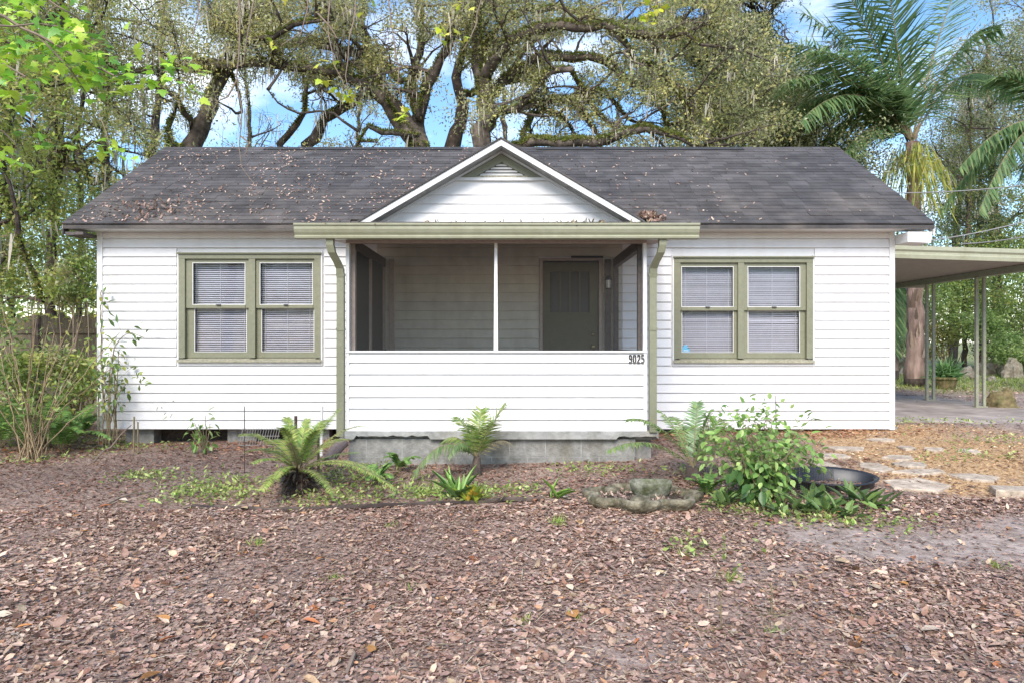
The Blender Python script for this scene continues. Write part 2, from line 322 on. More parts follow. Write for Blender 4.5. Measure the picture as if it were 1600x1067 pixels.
# board profile, unit length along x, front facing -y
def board_mesh():
    h = EX; pr = [(0, 0), (-.018, 0), (-.0195, .006), (-.006, h-.0130), (.006, h-.0125), (.008, h), (.012, h), (.012, 0)]
    b = MB(); b.prism([(0, y, z) for y, z in pr][::-1], (1, 0, 0)); me = b.mesh('siding_board'); me.materials.append(M['siding']); return me
BM = board_mesh()
BMD = BM.copy(); BMD.materials.clear(); BMD.materials.append(M['siding_porch'])
def course(parent, x0, x1, y, z, me=BM, rz=0):
    o = link('siding_board', me, None, parent); o.location = Vector((x0, y, z))-ORG[parent]; o.scale = (x1-x0 if rz == 0 else abs(x1-x0), 1, 1); o.rotation_euler = (0, 0, rz); return o
WA = (-4.685, -2.67); WB = (2.265, 4.225)      # window outer x ranges
ZW0, ZW1 = 1.19, 2.745
wall = MB(); 
# sheathing with window holes, 10 cm thick
def holed(b, x0, x1, y0, y1, z0, z1, holes):
    xs = x0
    for (a, c, e, f) in sorted(holes):
        b.box(xs, a, y0, y1, z0, z1); b.box(a, c, y0, y1, z0, e); b.box(a, c, y0, y1, f, z1); xs = c
    b.box(xs, x1, y0, y1, z0, z1)
DX0, DX1, DZ1 = .43, 1.22, 2.61
holed(wall, X0+.02, X1-.02, WY+.013, WY+.11, ZB+.02, 3.10, [(WA[0]+.05, WA[1]-.05, ZW0+.05, ZW1-.04), (WB[0]+.05, WB[1]-.05, ZW0+.03, ZW1-.09), (DX0-.02, DX1+.02, .5, DZ1+.02)])
front = wall.build('front_wall', M['siding'], house)
rows = 23
for i in range(rows):
    z = ZB+i*EX
    if z+.05 > 3.1: break
    for (xa, xb, win) in ((X0+.075, -1.9, WA), (1.55, X1-.075, WB)):
        if z+EX*.6 > ZW0 and z < ZW1-.04: course(front, xa, win[0]-.03, WY, z); course(front, win[1]+.03, xb, WY, z)
        elif xb < 0 and i in (2, 5, 20) or xb > 0 and i in (1, 4, 21):
            c = xa+(xb-xa)*(.35+.1*(i % 4)); course(front, xa, c, WY, z); o = course(front, c-.012, xb, WY-.0022, z)
        else: course(front, xa, xb, WY, z)
    if z > .5:
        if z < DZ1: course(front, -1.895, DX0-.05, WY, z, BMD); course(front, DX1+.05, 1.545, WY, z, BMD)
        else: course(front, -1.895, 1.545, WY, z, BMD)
for xa in (X0, X1-.075):
    b = MB().box(xa, xa+.075, WY-.028, WY+.012, ZB-.01, 3.05); b.build('corner_trim', M['white'], front)
# side and back walls
for sx, xx in ((-1, X0), (1, X1)):
    b = MB().box(min(xx, xx-sx*.1), max(xx, xx-sx*.1), WY+.112, 14.3, ZB+.02, 3.1)
    b.prism([(xx-sx*.03, 9.62, 3.1), (xx-sx*.03, 14.28, 3.1), (xx-sx*.03, 11.95, 4.62)][::(-1 if sx > 0 else 1)], (-sx*.05, 0, 0))
    wl = b.build('side_wall', M['siding'], house)
    for i in range(34):
        z = ZB+i*EX; a, c = WY+.02, 14.3
        if z > 3.05: t = (z+EX-3.1)/1.5*2.33; a, c = WY+.05+t, 14.25-t
        if c-a < .1: break
        if sx > 0: o = course(wl, 0, c-a, 0, z, BM, R(90)); o.location = Vector((xx, a, z))-ORG[wl]
        else: o = course(wl, 0, c-a, 0, z, BM, R(-90)); o.location = Vector((xx, c, z))-ORG[wl]
MB().box(X0+.1, X1-.1, 14.2, 14.3, ZB, 3.1).build('back_wall', M['siding'], house)
b = MB().box(X0+.25, X1-.25, WY+.35, 14.0, -.2, ZB+.02)
b.build('crawl_space', M['soil'], house)
for x in (-5.5, -4.05, -3.0, 2.2, 5.1):
    MB().box(x, x+.4, WY+.12, WY+.33, -.1, ZB+.015).build('foundation_block', M['cmu'], house)
MB().box(X0+.12, X1-.12, WY+.115, WY+.16, ZB+.02, ZB+.06).build('floor_beam', M['darkwood'], house)
MB().box(X0+.1, X1-.1, WY+1.3, WY+1.34, .4, 3.0).build('room_backing', M['room'], house)  # dark sheet standing for the unlit room behind the blinds

# windows
def window(x0, x1, zt, zb, gl, sticker=False):
    # gl: glass x ranges for both sashes columns ; zt/zb outer trim
    t = MB(); y0 = WY-.03
    w_ = MB(); w_.box(x0-.022, x1+.022, y0+.004, WY+.012, zb-.045, zb-.001); w_.box(x0-.022, x0-.001, y0+.004, WY+.012, zb, zt+.02); w_.box(x1+.001, x1+.022, y0+.004, WY+.012, zb, zt+.02)
    cw = .088
    xm0, xm1 = gl[0][1]+.045, gl[1][0]-.045
    t.box(x0, x0+cw, y0, WY+.05, zb+.06, zt-.085); t.box(x1-cw, x1, y0, WY+.05, zb+.06, zt-.085); t.box(x0, x1, y0-.003, WY+.05, zt-.085, zt-.02)
    win = t.build('window', M['olive'], house)
    w_.build('trim', M['white'], win)
    MB().box(xm0+.012, xm1-.012, y0+.002, WY+.06, zb+.061, zt-.086).build('mullion', M['olive'], win)
    MB().box(x0-.012, x1+.012, y0-.03, WY+.012, zt-.019, zt).build('head_cap', M['olive'], win)
    b = MB(); b.prism([(x0-.01, y0-.035, zb), (x0-.01, y0-.035, zb+.028), (x0-.01, WY+.06, zb+.058), (x0-.01, WY+.06, zb)], (x1-x0+.02, 0, 0)); b.build('sill', M['olive_worn'], win)
    zm = (zt+zb)/2+.012
    for k, (ga, gb) in enumerate(gl):
        # outer frame recess
        xa = x0+cw if k == 0 else xm1-.012; xb = xm0+.012 if k == 0 else x1-cw
        for (za, zc, dy, nm) in ((zm-.022, zt-.087, .022, 'upper_sash'), (zb+.062, zm+.022, .055, 'lower_sash')):
            s_ = MB(); st = .05; rail = .042 if nm == 'upper_sash' else .07
            ga_ = ga-(0.0 if nm == 'upper_sash' else -.012); gb_ = gb+(0 if nm == 'upper_sash' else .01)
            ya, yb = WY+dy-.02, WY+dy+.02
            s_.box(xa+.001, ga_, ya, yb, za, zc); s_.box(gb_, xb-.001, ya, yb, za, zc)
            if nm == 'upper_sash': s_.box(ga_, gb_, ya, yb, zc-.05, zc); s_.box(ga_, gb_, ya-.012, yb-.002, za, za+.045)
            else: s_.box(ga_, gb_, ya, yb, za, za+.078); s_.box(ga_, gb_, ya+.002, yb, zc-.045, zc)
            sa = s_.build(nm, M['olive'], win)
            bl, tp = (za+.045, zc-.05) if nm == 'upper_sash' else (za+.078, zc-.045)
            bd = MB(); e = .008
            bd.box(ga_, gb_, ya-.006, ya-.001, bl, bl+e); bd.box(ga_, ga_+e, ya-.006, ya-.001, bl+e, tp); bd.box(gb_-e, gb_, ya-.006, ya-.001, bl+e, tp); bd.box(ga_+e, gb_-e, ya-.006, ya-.001, tp-e, tp)
            bd.build('glazing_bead', M['white'], win)
            gy = WY+dy+.004
            g = MB(); g.add([(ga_, gy, bl), (gb_, gy, bl), (gb_, gy, tp), (ga_, gy, tp)], [(0, 1, 2, 3)]); g.build('pane', M['glass'], win)
        cx = (ga+gb)/2
        MB().box(cx-.03, cx+.03, WY-.028, WY-.008, zm+.012, zm+.028).build('sash_lock', M['black'], win)
        bl = MB(); z = zb+.11; top = zt-.13; i = 0
        while z < top:
            sag = .012*math.sin(i*.37)*(1 if k else 0)*(1 if 14 < i < 22 else 0)
            dz = rnd.uniform(-.0012, .0012); tl = .0100+rnd.uniform(-.0013, .0013)+(.004 if (k == 1 and i == 17) else 0)
            y = WY+.115
            bl.add([(xa+.03, y-.008, z-tl+dz), (xb-.03, y-.008, z-tl+dz+sag), (xb-.03, y+.01, z+tl+dz+sag), (xa+.03, y+.01, z+tl+dz)], [(0, 1, 2, 3)])
            z += .0285; i += 1
        for f in (.12, .5, .88):
            xx = xa+(xb-xa)*f; bl.box(xx-.003, xx+.003, WY+.100, WY+.103, zb+.1, top)
        bl.box(xa+.03, xb-.03, WY+.1, WY+.125, zb+.07, zb+.09)
        bl.build('blind', M['blind'], win)
    if sticker:
        gx = gl[0][0]+.03; b = MB(); n = 12
        b.prism([(gx, WY+.05, zb+.15), (gx+.1, WY+.05, zb+.15), (gx+.1, WY+.05, zb+.20), (gx+.07, WY+.05, zb+.205), (gx+.065, WY+.05, zb+.25), (gx+.03, WY+.05, zb+.25), (gx, WY+.05, zb+.22)], (0, .004, 0)); b.build('sticker', M['sticker'], win)
        MB().box(gx+.012, gx+.085, WY+.0475, WY+.0495, zb+.165, zb+.175).build('sticker_print', M['white'], win)
    return win
def pxw(a): return (a-800)/111.1
w1 = window(pxw(280.5), pxw(502), CZ+(533-395)/111.1, CZ-(565-533)/111.1, [(pxw(301), pxw(383.5)), (pxw(406), pxw(489))])
w2 = window(pxw(1052.5), pxw(1269), CZ+(533-401)/111.1, CZ-(566-533)/111.1, [(pxw(1064.5), pxw(1146)), (pxw(1168), pxw(1250))], True)

# roof
EY, EZ, RY, RZ = 9.25, 3.087, 11.95, 4.86; RX0, RX1 = -6.10, 5.735
sl_ = math.atan2(RZ-EZ, RY-EY); slen = math.hypot(RZ-EZ, RY-EY)
b = MB(); th = .05
NX0, NX1, NY = -.148-1.9, -.148+1.9, 9.64        # notch of the front slope where the gable wall stands
def slab_(x0, x1, ya, yb, za, zb):
    a = [(x0, ya, za-.012), (x1, ya, za-.012), (x1, yb, zb-.012), (x0, yb, zb-.012)]
    c = [(x, y, z-th) for x, y, z in a]; b.add(a+c, [(0, 1, 2, 3), (7, 6, 5, 4), (0, 4, 5, 1), (1, 5, 6, 2), (2, 6, 7, 3), (3, 7, 4, 0)])
NZ = EZ+(NY-EY)*(RZ-EZ)/(RY-EY)
def xg(y): return ((4.246-(EZ+(y-EY)*(RZ-EZ)/(RY-EY)))/.584)      # half width of the gable where the main slope meets it
for sg in (-1, 1):
    xe = RX0+.01 if sg < 0 else RX1-.01
    a = [(xe, EY, EZ-.012), (-.148+sg*xg(EY), EY, EZ-.012), (-.148+sg*xg(NY), NY, NZ-.012), (xe, NY, NZ-.012)]
    if sg > 0: a = a[::-1]
    c = [(x, y, z-th) for x, y, z in a]; b.add(a+c, [(0, 1, 2, 3), (7, 6, 5, 4), (0, 4, 5, 1), (1, 5, 6, 2), (2, 6, 7, 3), (3, 7, 4, 0)])
slab_(RX0+.01, RX1-.01, NY, RY, NZ, RZ)
slab_(RX0+.01, RX1-.01, 2*RY-EY, RY, EZ, RZ)
roof = b.build('roof', M['shingle'], house)
AX, AZ = -.148, 4.246; GSL = .584
def in_gable(x, y, z): return z < AZ-GSL*abs(x-AX)+.02
tabs = MB().box(0.002, .3, 0, .14, 0, .015); TABM = tabs.mesh('shingle'); TABM.materials.append(M['shingle'])
rest = MB(); nsh = 0; nrow = int(slen/EX)+1
for i in range(nrow):
    s0 = i*EX-.012; x = RX0-rnd.uniform(0, .25)
    y = EY+s0*math.cos(sl_); z = EZ+s0*math.sin(sl_)
    while x < RX1-.02:
        xa = max(x, RX0); xb = min(x+.305, RX1)
        if y < NY+.05:
            gl_, gr_ = AX-xg(y)-.02, AX+xg(y)+.02
            if xa < gl_ < xb: xb = gl_
            elif xa < gr_ < xb: xa = gr_
            elif gl_ <= xa and xb <= gr_: x += .305; continue
        if xb-xa > .03 and not (in_gable(xa, y, z-.02) and in_gable(xb, y, z-.02)):
            lift = rnd.uniform(0, .004); off = rnd.uniform(-.004, .004)
            if nsh < 296:
                o = link('shingle', TABM, None, roof); o.scale = ((xb-xa)/.3, 1, 1); o.rotation_euler = (sl_-.045, 0, 0)
                o.location = Vector((xa, y+off, z+.004+lift))-ORG[roof]; nsh += 1
            else:
                ca, sa = math.cos(sl_-.045), math.sin(sl_-.045); q = []
                for (u, v, t) in ((.003, 0, 0), (xb-xa, 0, 0), (xb-xa, .14, 0), (.003, .14, 0), (.003, 0, .015), (xb-xa, 0, .015), (xb-xa, .14, .015), (.003, .14, .015)):
                    q.append((xa+u, y+off+v*ca-t*sa, z+.004+lift+v*sa+t*ca))
                nn = .5+.5*noise.noise(Vector((xa*.5, z*1.2, 1)))
                c = np.array((.052, .050, .054))*(1-nn)+np.array((.095, .086, .083))*nn; c = c*rnd.uniform(.76, 1.24)
                rest.add(q, [(4, 5, 6, 7), (0, 1, 5, 4), (1, 2, 6, 5), (3, 0, 4, 7)], tuple(c))
        x += .305
tag(rest.build('shingle_courses', M['shingle_sheet'], roof), kind='stuff')
b = MB().prism([(RX0-.01, RY-.16, RZ-.085), (RX0-.01, RY, RZ+.012), (RX0-.01, RY+.16, RZ-.085), (RX0-.01, RY, RZ-.03)], (RX1-RX0+.02, 0, 0)); b.build('ridge_cap', M['shingle'], roof)
for (pa, pb) in ((415, 722), (838, 1160)):
    xa, xb = (pa-800)/89.3, (pb-800)/89.3
    MB().prism([(xa, RY-.12, RZ-.04), (xa, RY, RZ+.035), (xa, RY+.12, RZ-.04)], (xb-xa, .0, .0)).build('ridge_vent', M['ridge'], roof)
for xa, xb in ((RX0, NX0-.03), (NX1+.03, RX1)):
    b = MB().box(xa, xb, EY+.001, EY+.02, EZ-.062, EZ-.016); b.build('eave_fascia', M['concrete'], roof)
    b = MB().box(xa+.02, xb-.02, EY+.022, WY-.02, EZ-.055, EZ-.043); b.build('eave_soffit', M['white'], roof)
for xa, sg in ((RX0, 1), (RX1-.02, -1)):
    for s in (1, -1):
        ya = EY if s > 0 else 2*RY-EY
        MB().prism([(xa, ya+.003, EZ-.15), (xa, ya+.003, EZ-.018), (xa, RY-s*.001, RZ-.016), (xa, RY-s*.001, RZ-.15)], (.02, 0, 0)).build('rake_board', M['white'] if sg < 0 else M['shingle'], roof)  # left boards take the dark shingle colour to stand for eave shade
b = MB().prism([(X1+.005, EY+.023, 2.985), (RX1-.025, EY+.023, 2.985), (RX1-.045, EY+.023, 2.835), (X1+.005, EY+.023, 2.85)], (0, .32, 0)); b.build('eave_return', M['white'], roof)
b = MB().prism([(X0-.005, EY+.023, 2.985), (RX0+.025, EY+.023, 2.985), (RX0+.04, EY+.023, 2.94), (X0-.005, EY+.023, 2.95)], (0, .32, 0)); b.build('eave_return', M['darkwood'], roof)  # left return coloured dark to stand for the shaded soffit

# front gable over porch
b = MB()
def gline(x, dz=0): return AZ-GSL*abs(x-AX)+dz
GY = 9.3
b.prism([(AX-1.93, WY-.004, gline(AX-1.93, -.1)), (AX, WY-.004, AZ-.1), (AX+1.93, WY-.004, gline(AX+1.93, -.1))][::-1], (0, .05, 0))
gw = b.build('gable_wall', M['siding'], house)
z = 2.92
while z < 3.74:
    hw0 = (AZ-.09-z)/GSL; hw1 = (AZ-.09-z-EX)/GSL
    p = [(AX-hw0, WY-.022, z), (AX+hw0, WY-.022, z), (AX+hw1, WY-.012, z+EX-.012), (AX-hw1, WY-.012, z+EX-.012), (AX-hw0, WY-.005, z), (AX+hw0, WY-.005, z), (AX+hw1, WY-.005, z+EX-.012), (AX-hw1, WY-.005, z+EX-.012)]
    if z+EX < 3.76: MB_ = MB(); MB_.add(p, [(0, 1, 2, 3), (4, 0, 3, 7), (1, 5, 6, 2), (4, 5, 1, 0), (3, 2, 6, 7)]); MB_.build('siding_board', M['siding'], gw)
    z += EX
for s in (-1, 1):
    def lp(x, y, dz): return (AX+s*x, y, AZ-GSL*x+dz)
    q = [lp(0, GY-.02, 0), lp(1.93, GY-.02, 0), lp(1.93, GY-.02, -.085), lp(0, GY-.02, -.085)]
    if s > 0: q = q[::-1]
    MB().prism(q, (0, .03, 0)).build('rake_fascia', M['white'], gw)
    q = [lp(.0, GY+.012, -.06), lp(1.93, GY+.012, -.06), lp(1.93, GY+.012, -.08), lp(0, GY+.012, -.08)]
    if s > 0: q = q[::-1]
    MB().prism(q, (0, .28, 0)).build('rake_soffit', M['concrete'], gw)
    q = [lp(.0, WY-.05, -.082), lp(1.93, WY-.05, -.082), lp(1.93, WY-.05, -.115), lp(0, WY-.05, -.115)]
    if s > 0: q = q[::-1]
    MB().prism(q, (0, .04, 0)).build('frieze_trim', M['white'], gw)
    yb = EY+(AZ-EZ)/math.tan(sl_)
    t = [Vector(lp(-.0, GY-.04, .004)), Vector(lp(1.95, GY-.04, .004)), Vector(lp(1.95, EY+.12, .004)), Vector(lp(0, yb+.05, .004))]
    q = t+[p+Vector((0, 0, .022)) for p in t]
    m_ = MB(); m_.add(q, [(3, 2, 1, 0), (4, 5, 6, 7), (0, 1, 5, 4), (1, 2, 6, 5), (2, 3, 7, 6), (3, 0, 4, 7)]); m_.build('gable_roof', M['shingle'], roof)
# vent
vz = 3.795
MB().box(AX-.66, AX+.66, WY-.045, WY-.005, vz-.045, vz-.003).build('vent_trim', M['white'], gw)
hw = (AZ-.12-vz)/GSL
for s in (-1, 1):
    q = [(AX, WY-.04, AZ-.12), (AX+s*hw, WY-.04, vz), (AX+s*(hw-.19), WY-.04, vz+.001), (AX, WY-.04, AZ-.24)]
    if s < 0: q = q[::-1]
    MB().prism(q[::-1], (0, .03, 0)).build('vent_frame', M['olive'], gw)
MB().box(AX-hw+.2, AX+hw-.2, WY-.038, WY-.01, vz+.0015, vz+.022).build('vent_sill', M['olive_worn'], gw)
MB().prism([(AX-hw+.17, WY-.008, vz), (AX+hw-.17, WY-.008, vz), (AX, WY-.008, AZ-.23)], (0, .003, 0)).build('vent_back', M['darkwood'], gw)
for k in range(6):
    z = vz+.03+k*.044; hh = (AZ-.245-z)/GSL
    if hh > .03:
        m_ = MB(); m_.add([(AX-hh, WY-.035, z), (AX+hh, WY-.035, z), (AX+hh*.95, WY-.012, z+.03), (AX-hh*.95, WY-.012, z+.03), (AX-hh, WY-.032, z-.006), (AX+hh, WY-.032, z-.006)], [(0, 1, 2, 3), (4, 5, 1, 0)]); m_.build('louvre', M['white'], gw)

# porch
PY = 7.62; PX0, PX1 = -1.85, 1.50; PZB = .514; PZS = 1.393; PZT = 2.593
b = MB().box(PX0+.02, PX1-.02, PY+.013, PY+.09, PZB, PZS-.04)
b.box(PX0+.02, PX0+.1, PY+.092, WY-.03, PZB, PZS-.04); b.box(PX1-.1, PX1-.02, PY+.092, WY-.03, PZB, PZS-.04)
pw = b.build('porch_wall', M['siding'], house)
for i in range(7):
    z = PZB+i*EX
    o = course(pw, PX0+.035, PX1-.035, PY, z-.012)
    if i == 6: o.scale.z = .9
    o = course(pw, 0, 1, 0, z-.012, BM, R(90)); o.scale = (WY-PY-.05, 1, 1); o.location = Vector((PX1-.015, PY+.02, z-.012))-ORG[pw]
    o = course(pw, 0, 1, 0, z-.012, BM, R(-90)); o.scale = (WY-PY-.05, 1, 1); o.location = Vector((PX0+.015, WY-.03, z-.012))-ORG[pw]
for xa in (PX0, PX1-.035): MB().box(xa, xa+.035, PY-.026, PY+.012, PZB-.012, PZS-.02).build('corner_trim', M['white'], pw)
MB().box(PX0-.005, PX1+.005, PY-.035, PY+.1, PZS-.018, PZS+.004).build('porch_sill', M['white'], pw)
MB().box(PX0, PX0+.036, PY-.02, PY+.06, PZS+.006, PZT).build('jamb', M['white'], pw)
MB().box(PX1-.038, PX1, PY-.02, PY+.06, PZS+.006, PZT).build('jamb', M['white'], pw)
b = MB(); b.prism([(-.204, PY-.02, PZS+.006), (-.156, PY-.02, PZS+.006), (-.164, PY-.02, PZT), (-.196, PY-.02, PZT)], (0, .05, 0)); b.build('screen_post', M['white'], pw)
MB().box(PX0, PX1, PY-.022, PY+.07, PZT+.001, PZT+.045).build('screen_head', M['tanwood'], pw)
MB().box(PX0-.02, PX1+.02, PY-.012, PY+.1, PZT+.047, 2.83).build('porch_header', M['darkwood'], pw)
for xa, xb in ((PX0+.036, -.19), (-.16, PX1-.038)):
    g = MB(); g.add([(xa, PY+.02, PZS+.005), (xb, PY+.02, PZS+.005), (xb, PY+.02, PZT), (xa, PY+.02, PZT)], [(0, 1, 2, 3)]); g.build('screen', M['screen'], pw)
# side openings: posts, head, screens
for xs, dark in ((PX0+.05, True), (PX1-.05, False)):
    for ya in (PY+.08, WY-.12) + ((PY+.95,) if dark else ()):
        MB().box(xs-.03, xs+.03, ya, ya+.07, PZS-.04, PZT+.05).build('side_post', M['tanwood'] if dark else M['darkwood'], pw)
    MB().box(xs-.032, xs+.032, PY+.1, WY-.04, PZT-.06, PZT+.06).build('side_head', M['darkwood'], pw)
    MB().box(xs-.04, xs+.04, PY+.1, WY-.04, PZS-.035, PZS).build('side_sill', M['darkwood'], pw)
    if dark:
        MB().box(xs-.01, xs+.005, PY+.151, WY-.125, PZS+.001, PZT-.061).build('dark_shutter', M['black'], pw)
MB().box(PX1-.2, PX1-.12, WY-.07, WY-.022, .52, PZT+.05).build('wall_trim', M['darkwood'], front)
MB().box(PX0+.13, PX0+.2, WY-.07, WY-.022, .52, PZT+.05).build('wall_trim', M['tanwood'], front)
# slab edge with broken lower lip
b = MB(); n = 120; xa, xb = -1.905, 1.625
tp, bt = [], []
for i in range(n+1):
    x = xa+(xb-xa)*i/n; pxx = 800+x*140.5
    brk = 0
    if 556 < pxx < 672: brk = .035+.02*noise.noise(Vector((x*14, 0, 0)))
    if 963 < pxx < 1025: brk = .03+.03*noise.noise(Vector((x*11, 3, 0)))
    bt.append((x, .42+max(0, brk)))
vs = []
for x, zb_ in bt: vs += [(x, PY-.055, .505), (x, PY-.055+(.004*noise.noise(Vector((x*9, 0, 0)))), zb_), (x, PY+.06, zb_-.01), (x, PY+.06, .512)]
fs = [(4*i, 4*i+4, 4*i+5, 4*i+1) for i in range(n)][0:0]
for i in range(n):
    for k in range(4): fs.append((4*i+k, 4*i+(k+1) % 4, 4*i+4+(k+1) % 4, 4*i+4+k))
fs += [(0, 3, 2, 1), (4*n, 4*n+1, 4*n+2, 4*n+3)]
b.add(vs, fs); b.box(xa+.01, xb-.01, PY+.062, WY-.03, .40, .5115)
fd = b.build('porch_slab', M['concrete'], house)
# foundation block courses
y0 = PY+.0
fx0, fx1 = (545-800)/140, (993-800)/140
for r_, (za, zc) in enumerate(((.0, .115), (.123, .21), (.218, .412))):
    x = fx0+(.0 if r_ % 2 else -.2); 
    while x < fx1-.02:
        a, c = max(x, fx0), min(x+.39, fx1)
        if c-a > .04: MB().box(a, c-.0015, y0+.007+rnd.uniform(-.002, .002), y0+.15, za, zc).build('foundation_block', M['cmu'], fd)
        x += .4
MB().box(fx0+.01, fx1-.01, y0+.0095, y0+.14, 0, .415).build('mortar', M['concrete'], fd)
MB().box(fx1+.005, 1.58, y0+.14, y0+.34, 0, .41).build('foundation_block', M['cmu'], fd)
for xx in (fx0, 1.4): MB().box(xx, xx+.15, y0+.36, WY-.05, 0, .39).build('side_foundation', M['cmu'], fd)
# porch ceiling + roof
b = MB(); RYa = 7.42
b.prism([(-2.32, RYa, 2.70), (-2.32, RYa, 2.752), (-2.32, WY-.03, 3.04), (-2.32, WY-.03, 2.90)], (4.32, 0, 0)); pr = b.build('porch_roof', M['shingle'], house)
b = MB(); b.prism([(-2.31, RYa+.001, 2.665), (-2.31, RYa+.001, 2.698), (-2.31, WY-.03, 2.897), (-2.31, WY-.03, 2.86)], (4.30, 0, 0)); b.build('porch_ceiling', M['tanwood'], house)
g = [(7.42, 2.60), (7.345, 2.60), (7.33, 2.608), (7.325, 2.628), (7.338, 2.64), (7.318, 2.665), (7.302, 2.70), (7.30, 2.735), (7.285, 2.742), (7.283, 2.762), (7.30, 2.764), (7.305, 2.75), (7.418, 2.75)]
b = MB(); b.prism([(-2.335, y, z) for y, z in g], (4.345, 0, 0)); gut = b.build('gutter', M['gutter'], house)
for s, xx in ((-1, (534-800)/140), (1, (1018.5-800)/140)):
    d = MB(); wx, wy = .040, .034
    def sec(x, y, z, sc=1): return [(x-wx*sc, y-wy, z), (x+wx*sc, y-wy, z), (x+wx*sc, y+wy, z), (x-wx*sc, y+wy, z)]
    path = [(xx+s*.07, 7.40, 2.60), (xx+s*.07, 7.40, 2.54), (xx+s*.055, 7.42, 2.46), (xx+s*.015, 7.50, 2.36), (xx, 7.55, 2.30), (xx, 7.575, 2.2)]
    path += [(xx, 7.575, .45 if s < 0 else .50)]
    d.loops([sec(*p) for p in path][::-1]); dn = d.build('downspout', M['olive'], house)
    for z in (1.62, 2.22): MB().box(xx-wx-.006, xx+wx+.006, 7.575-wy-.006, PY-.02, z, z+.03).build('strap', M['olive'], dn)
b = MB(); q = []; ra = []
for i in range(40):
    t = i/39; q.append(P(536, 690, 7.5)*(1-t)+P(512, 722, 7.15)*t+Vector((0, 0, .02*math.sin(t*3)))); ra.append(.058+.006*(i % 2))
b.tube(q, ra, 14); b.build('drain_pipe', M['corr'], house, smooth=False)
# door
MB().box(DX0-.045, DX0, WY-.03, WY+.06, .5, DZ1+.02).build('door_jamb', M['tanwood'], front)
MB().box(DX1, DX1+.045, WY-.03, WY+.06, .5, DZ1+.02).build('door_jamb', M['tanwood'], front)
MB().box(DX0-.045, DX1+.045, WY-.031, WY+.06, DZ1+.021, DZ1+.05).build('door_head', M['tanwood'], front)
MB().box(pxw(892), pxw(942), WY-.04, WY-.025, DZ1+.055, DZ1+.085).build('dark_strip', M['black'], front)  # narrow black strip above the door head
wx0, wx1, wz0, wz1 = pxw(860), pxw(921), CZ+(533-488)/111.1, CZ+(533-424)/111.1
b = MB(); holed(b, DX0+.003, DX1-.003, WY+.005, WY+.05, .53, DZ1-.003, [(wx0, wx1, wz0, wz1)]); door = b.build('door', M['door'], house)
MB().box(wx0-.03, wx1+.03, WY-.008, WY+.004, wz0-.045, wz0-.015).build('door_ledge', M['door'], door)
nm = 4
for k in range(1, nm): x = wx0+(wx1-wx0)*k/nm; MB().box(x-.012, x+.012, WY+.008, WY+.04, wz0, wz1).build('muntin', M['door'], door)
for k in range(nm):
    x = wx0+(wx1-wx0)*k/nm; g_ = MB(); g_.add([(x+.013, WY+.03, wz0), (x+(wx1-wx0)/nm-.013, WY+.03, wz0), (x+(wx1-wx0)/nm-.013, WY+.03, wz1), (x+.013, WY+.03, wz1)], [(0, 1, 2, 3)]); g_.build('pane', M['liner'], door)  # opaque black panes, the dark room behind put into their colour
MB().box(wx0-.01, wx1+.01, WY+.055, WY+.065, wz0-.01, wz1+.01).build('pane_backing', M['room_black'], door)  # added black sheet that darkens the door window, not a real curtain
for za, zb2 in ((.62, 1.0), (1.06, wz0-.1)):
    b = MB(); b.box(DX0+.1, DX1-.1, WY-.002, WY+.004, za, za+.02); b.box(DX0+.1, DX1-.1, WY-.002, WY+.004, zb2-.02, zb2); b.box(DX0+.1, DX0+.12, WY-.002, WY+.004, za+.02, zb2-.02); b.box(DX1-.12, DX1-.1, WY-.002, WY+.004, za+.02, zb2-.02); b.build('panel_moulding', M['door'], door)
b = MB(); kx, kz = pxw(926), CZ-(541-533)/111.1
b.tube([(kx, WY+.004, kz), (kx, WY-.03, kz), (kx, WY-.045, kz), (kx, WY-.07, kz), (kx, WY-.08, kz)], [.03, .012, .026, .028, .012], 12); b.build('door_knob', M['brass'], door, True)
b = MB(); b.tube([(kx, WY+.004, kz+.17), (kx, WY-.02, kz+.17)], [.025, .022], 12); b.build('deadbolt', M['brass'], door, True)
# wall lantern
lx, lz = pxw(949), CZ+(533-443)/111.1
b = MB(); b.box(lx-.03, lx+.03, WY-.035, WY-.02, lz-.04, lz+.09); b.tube([(lx, WY-.03, lz+.06), (lx, WY-.08, lz+.1), (lx, WY-.1, lz+.08)], .008, 6)
ln = b.build('wall_lantern', M['black'], front)
b = MB(); c_ = lambda r, z: [(lx+r*math.cos(a), WY-.1+r*math.sin(a), z) for a in [k*math.pi/3 for k in range(6)]]
b.loops([c_(.012, lz+.1), c_(.055, lz+.05), c_(.05, lz+.045)]); b.loops([c_(.04, lz-.08), c_(.045, lz-.07), c_(.03, lz-.085)])
for k in range(6): a = k*math.pi/3; b.tube([(lx+.045*math.cos(a), WY-.1+.045*math.sin(a), lz+.05), (lx+.036*math.cos(a), WY-.1+.036*math.sin(a), lz-.075)], .004, 4)
b.build('lantern_cage', M['black'], front)
b = MB(); b.loops([c_(.03, lz-.07), c_(.038, lz+.04)]); b.build('lantern_glass', M['whitepipe'], front)
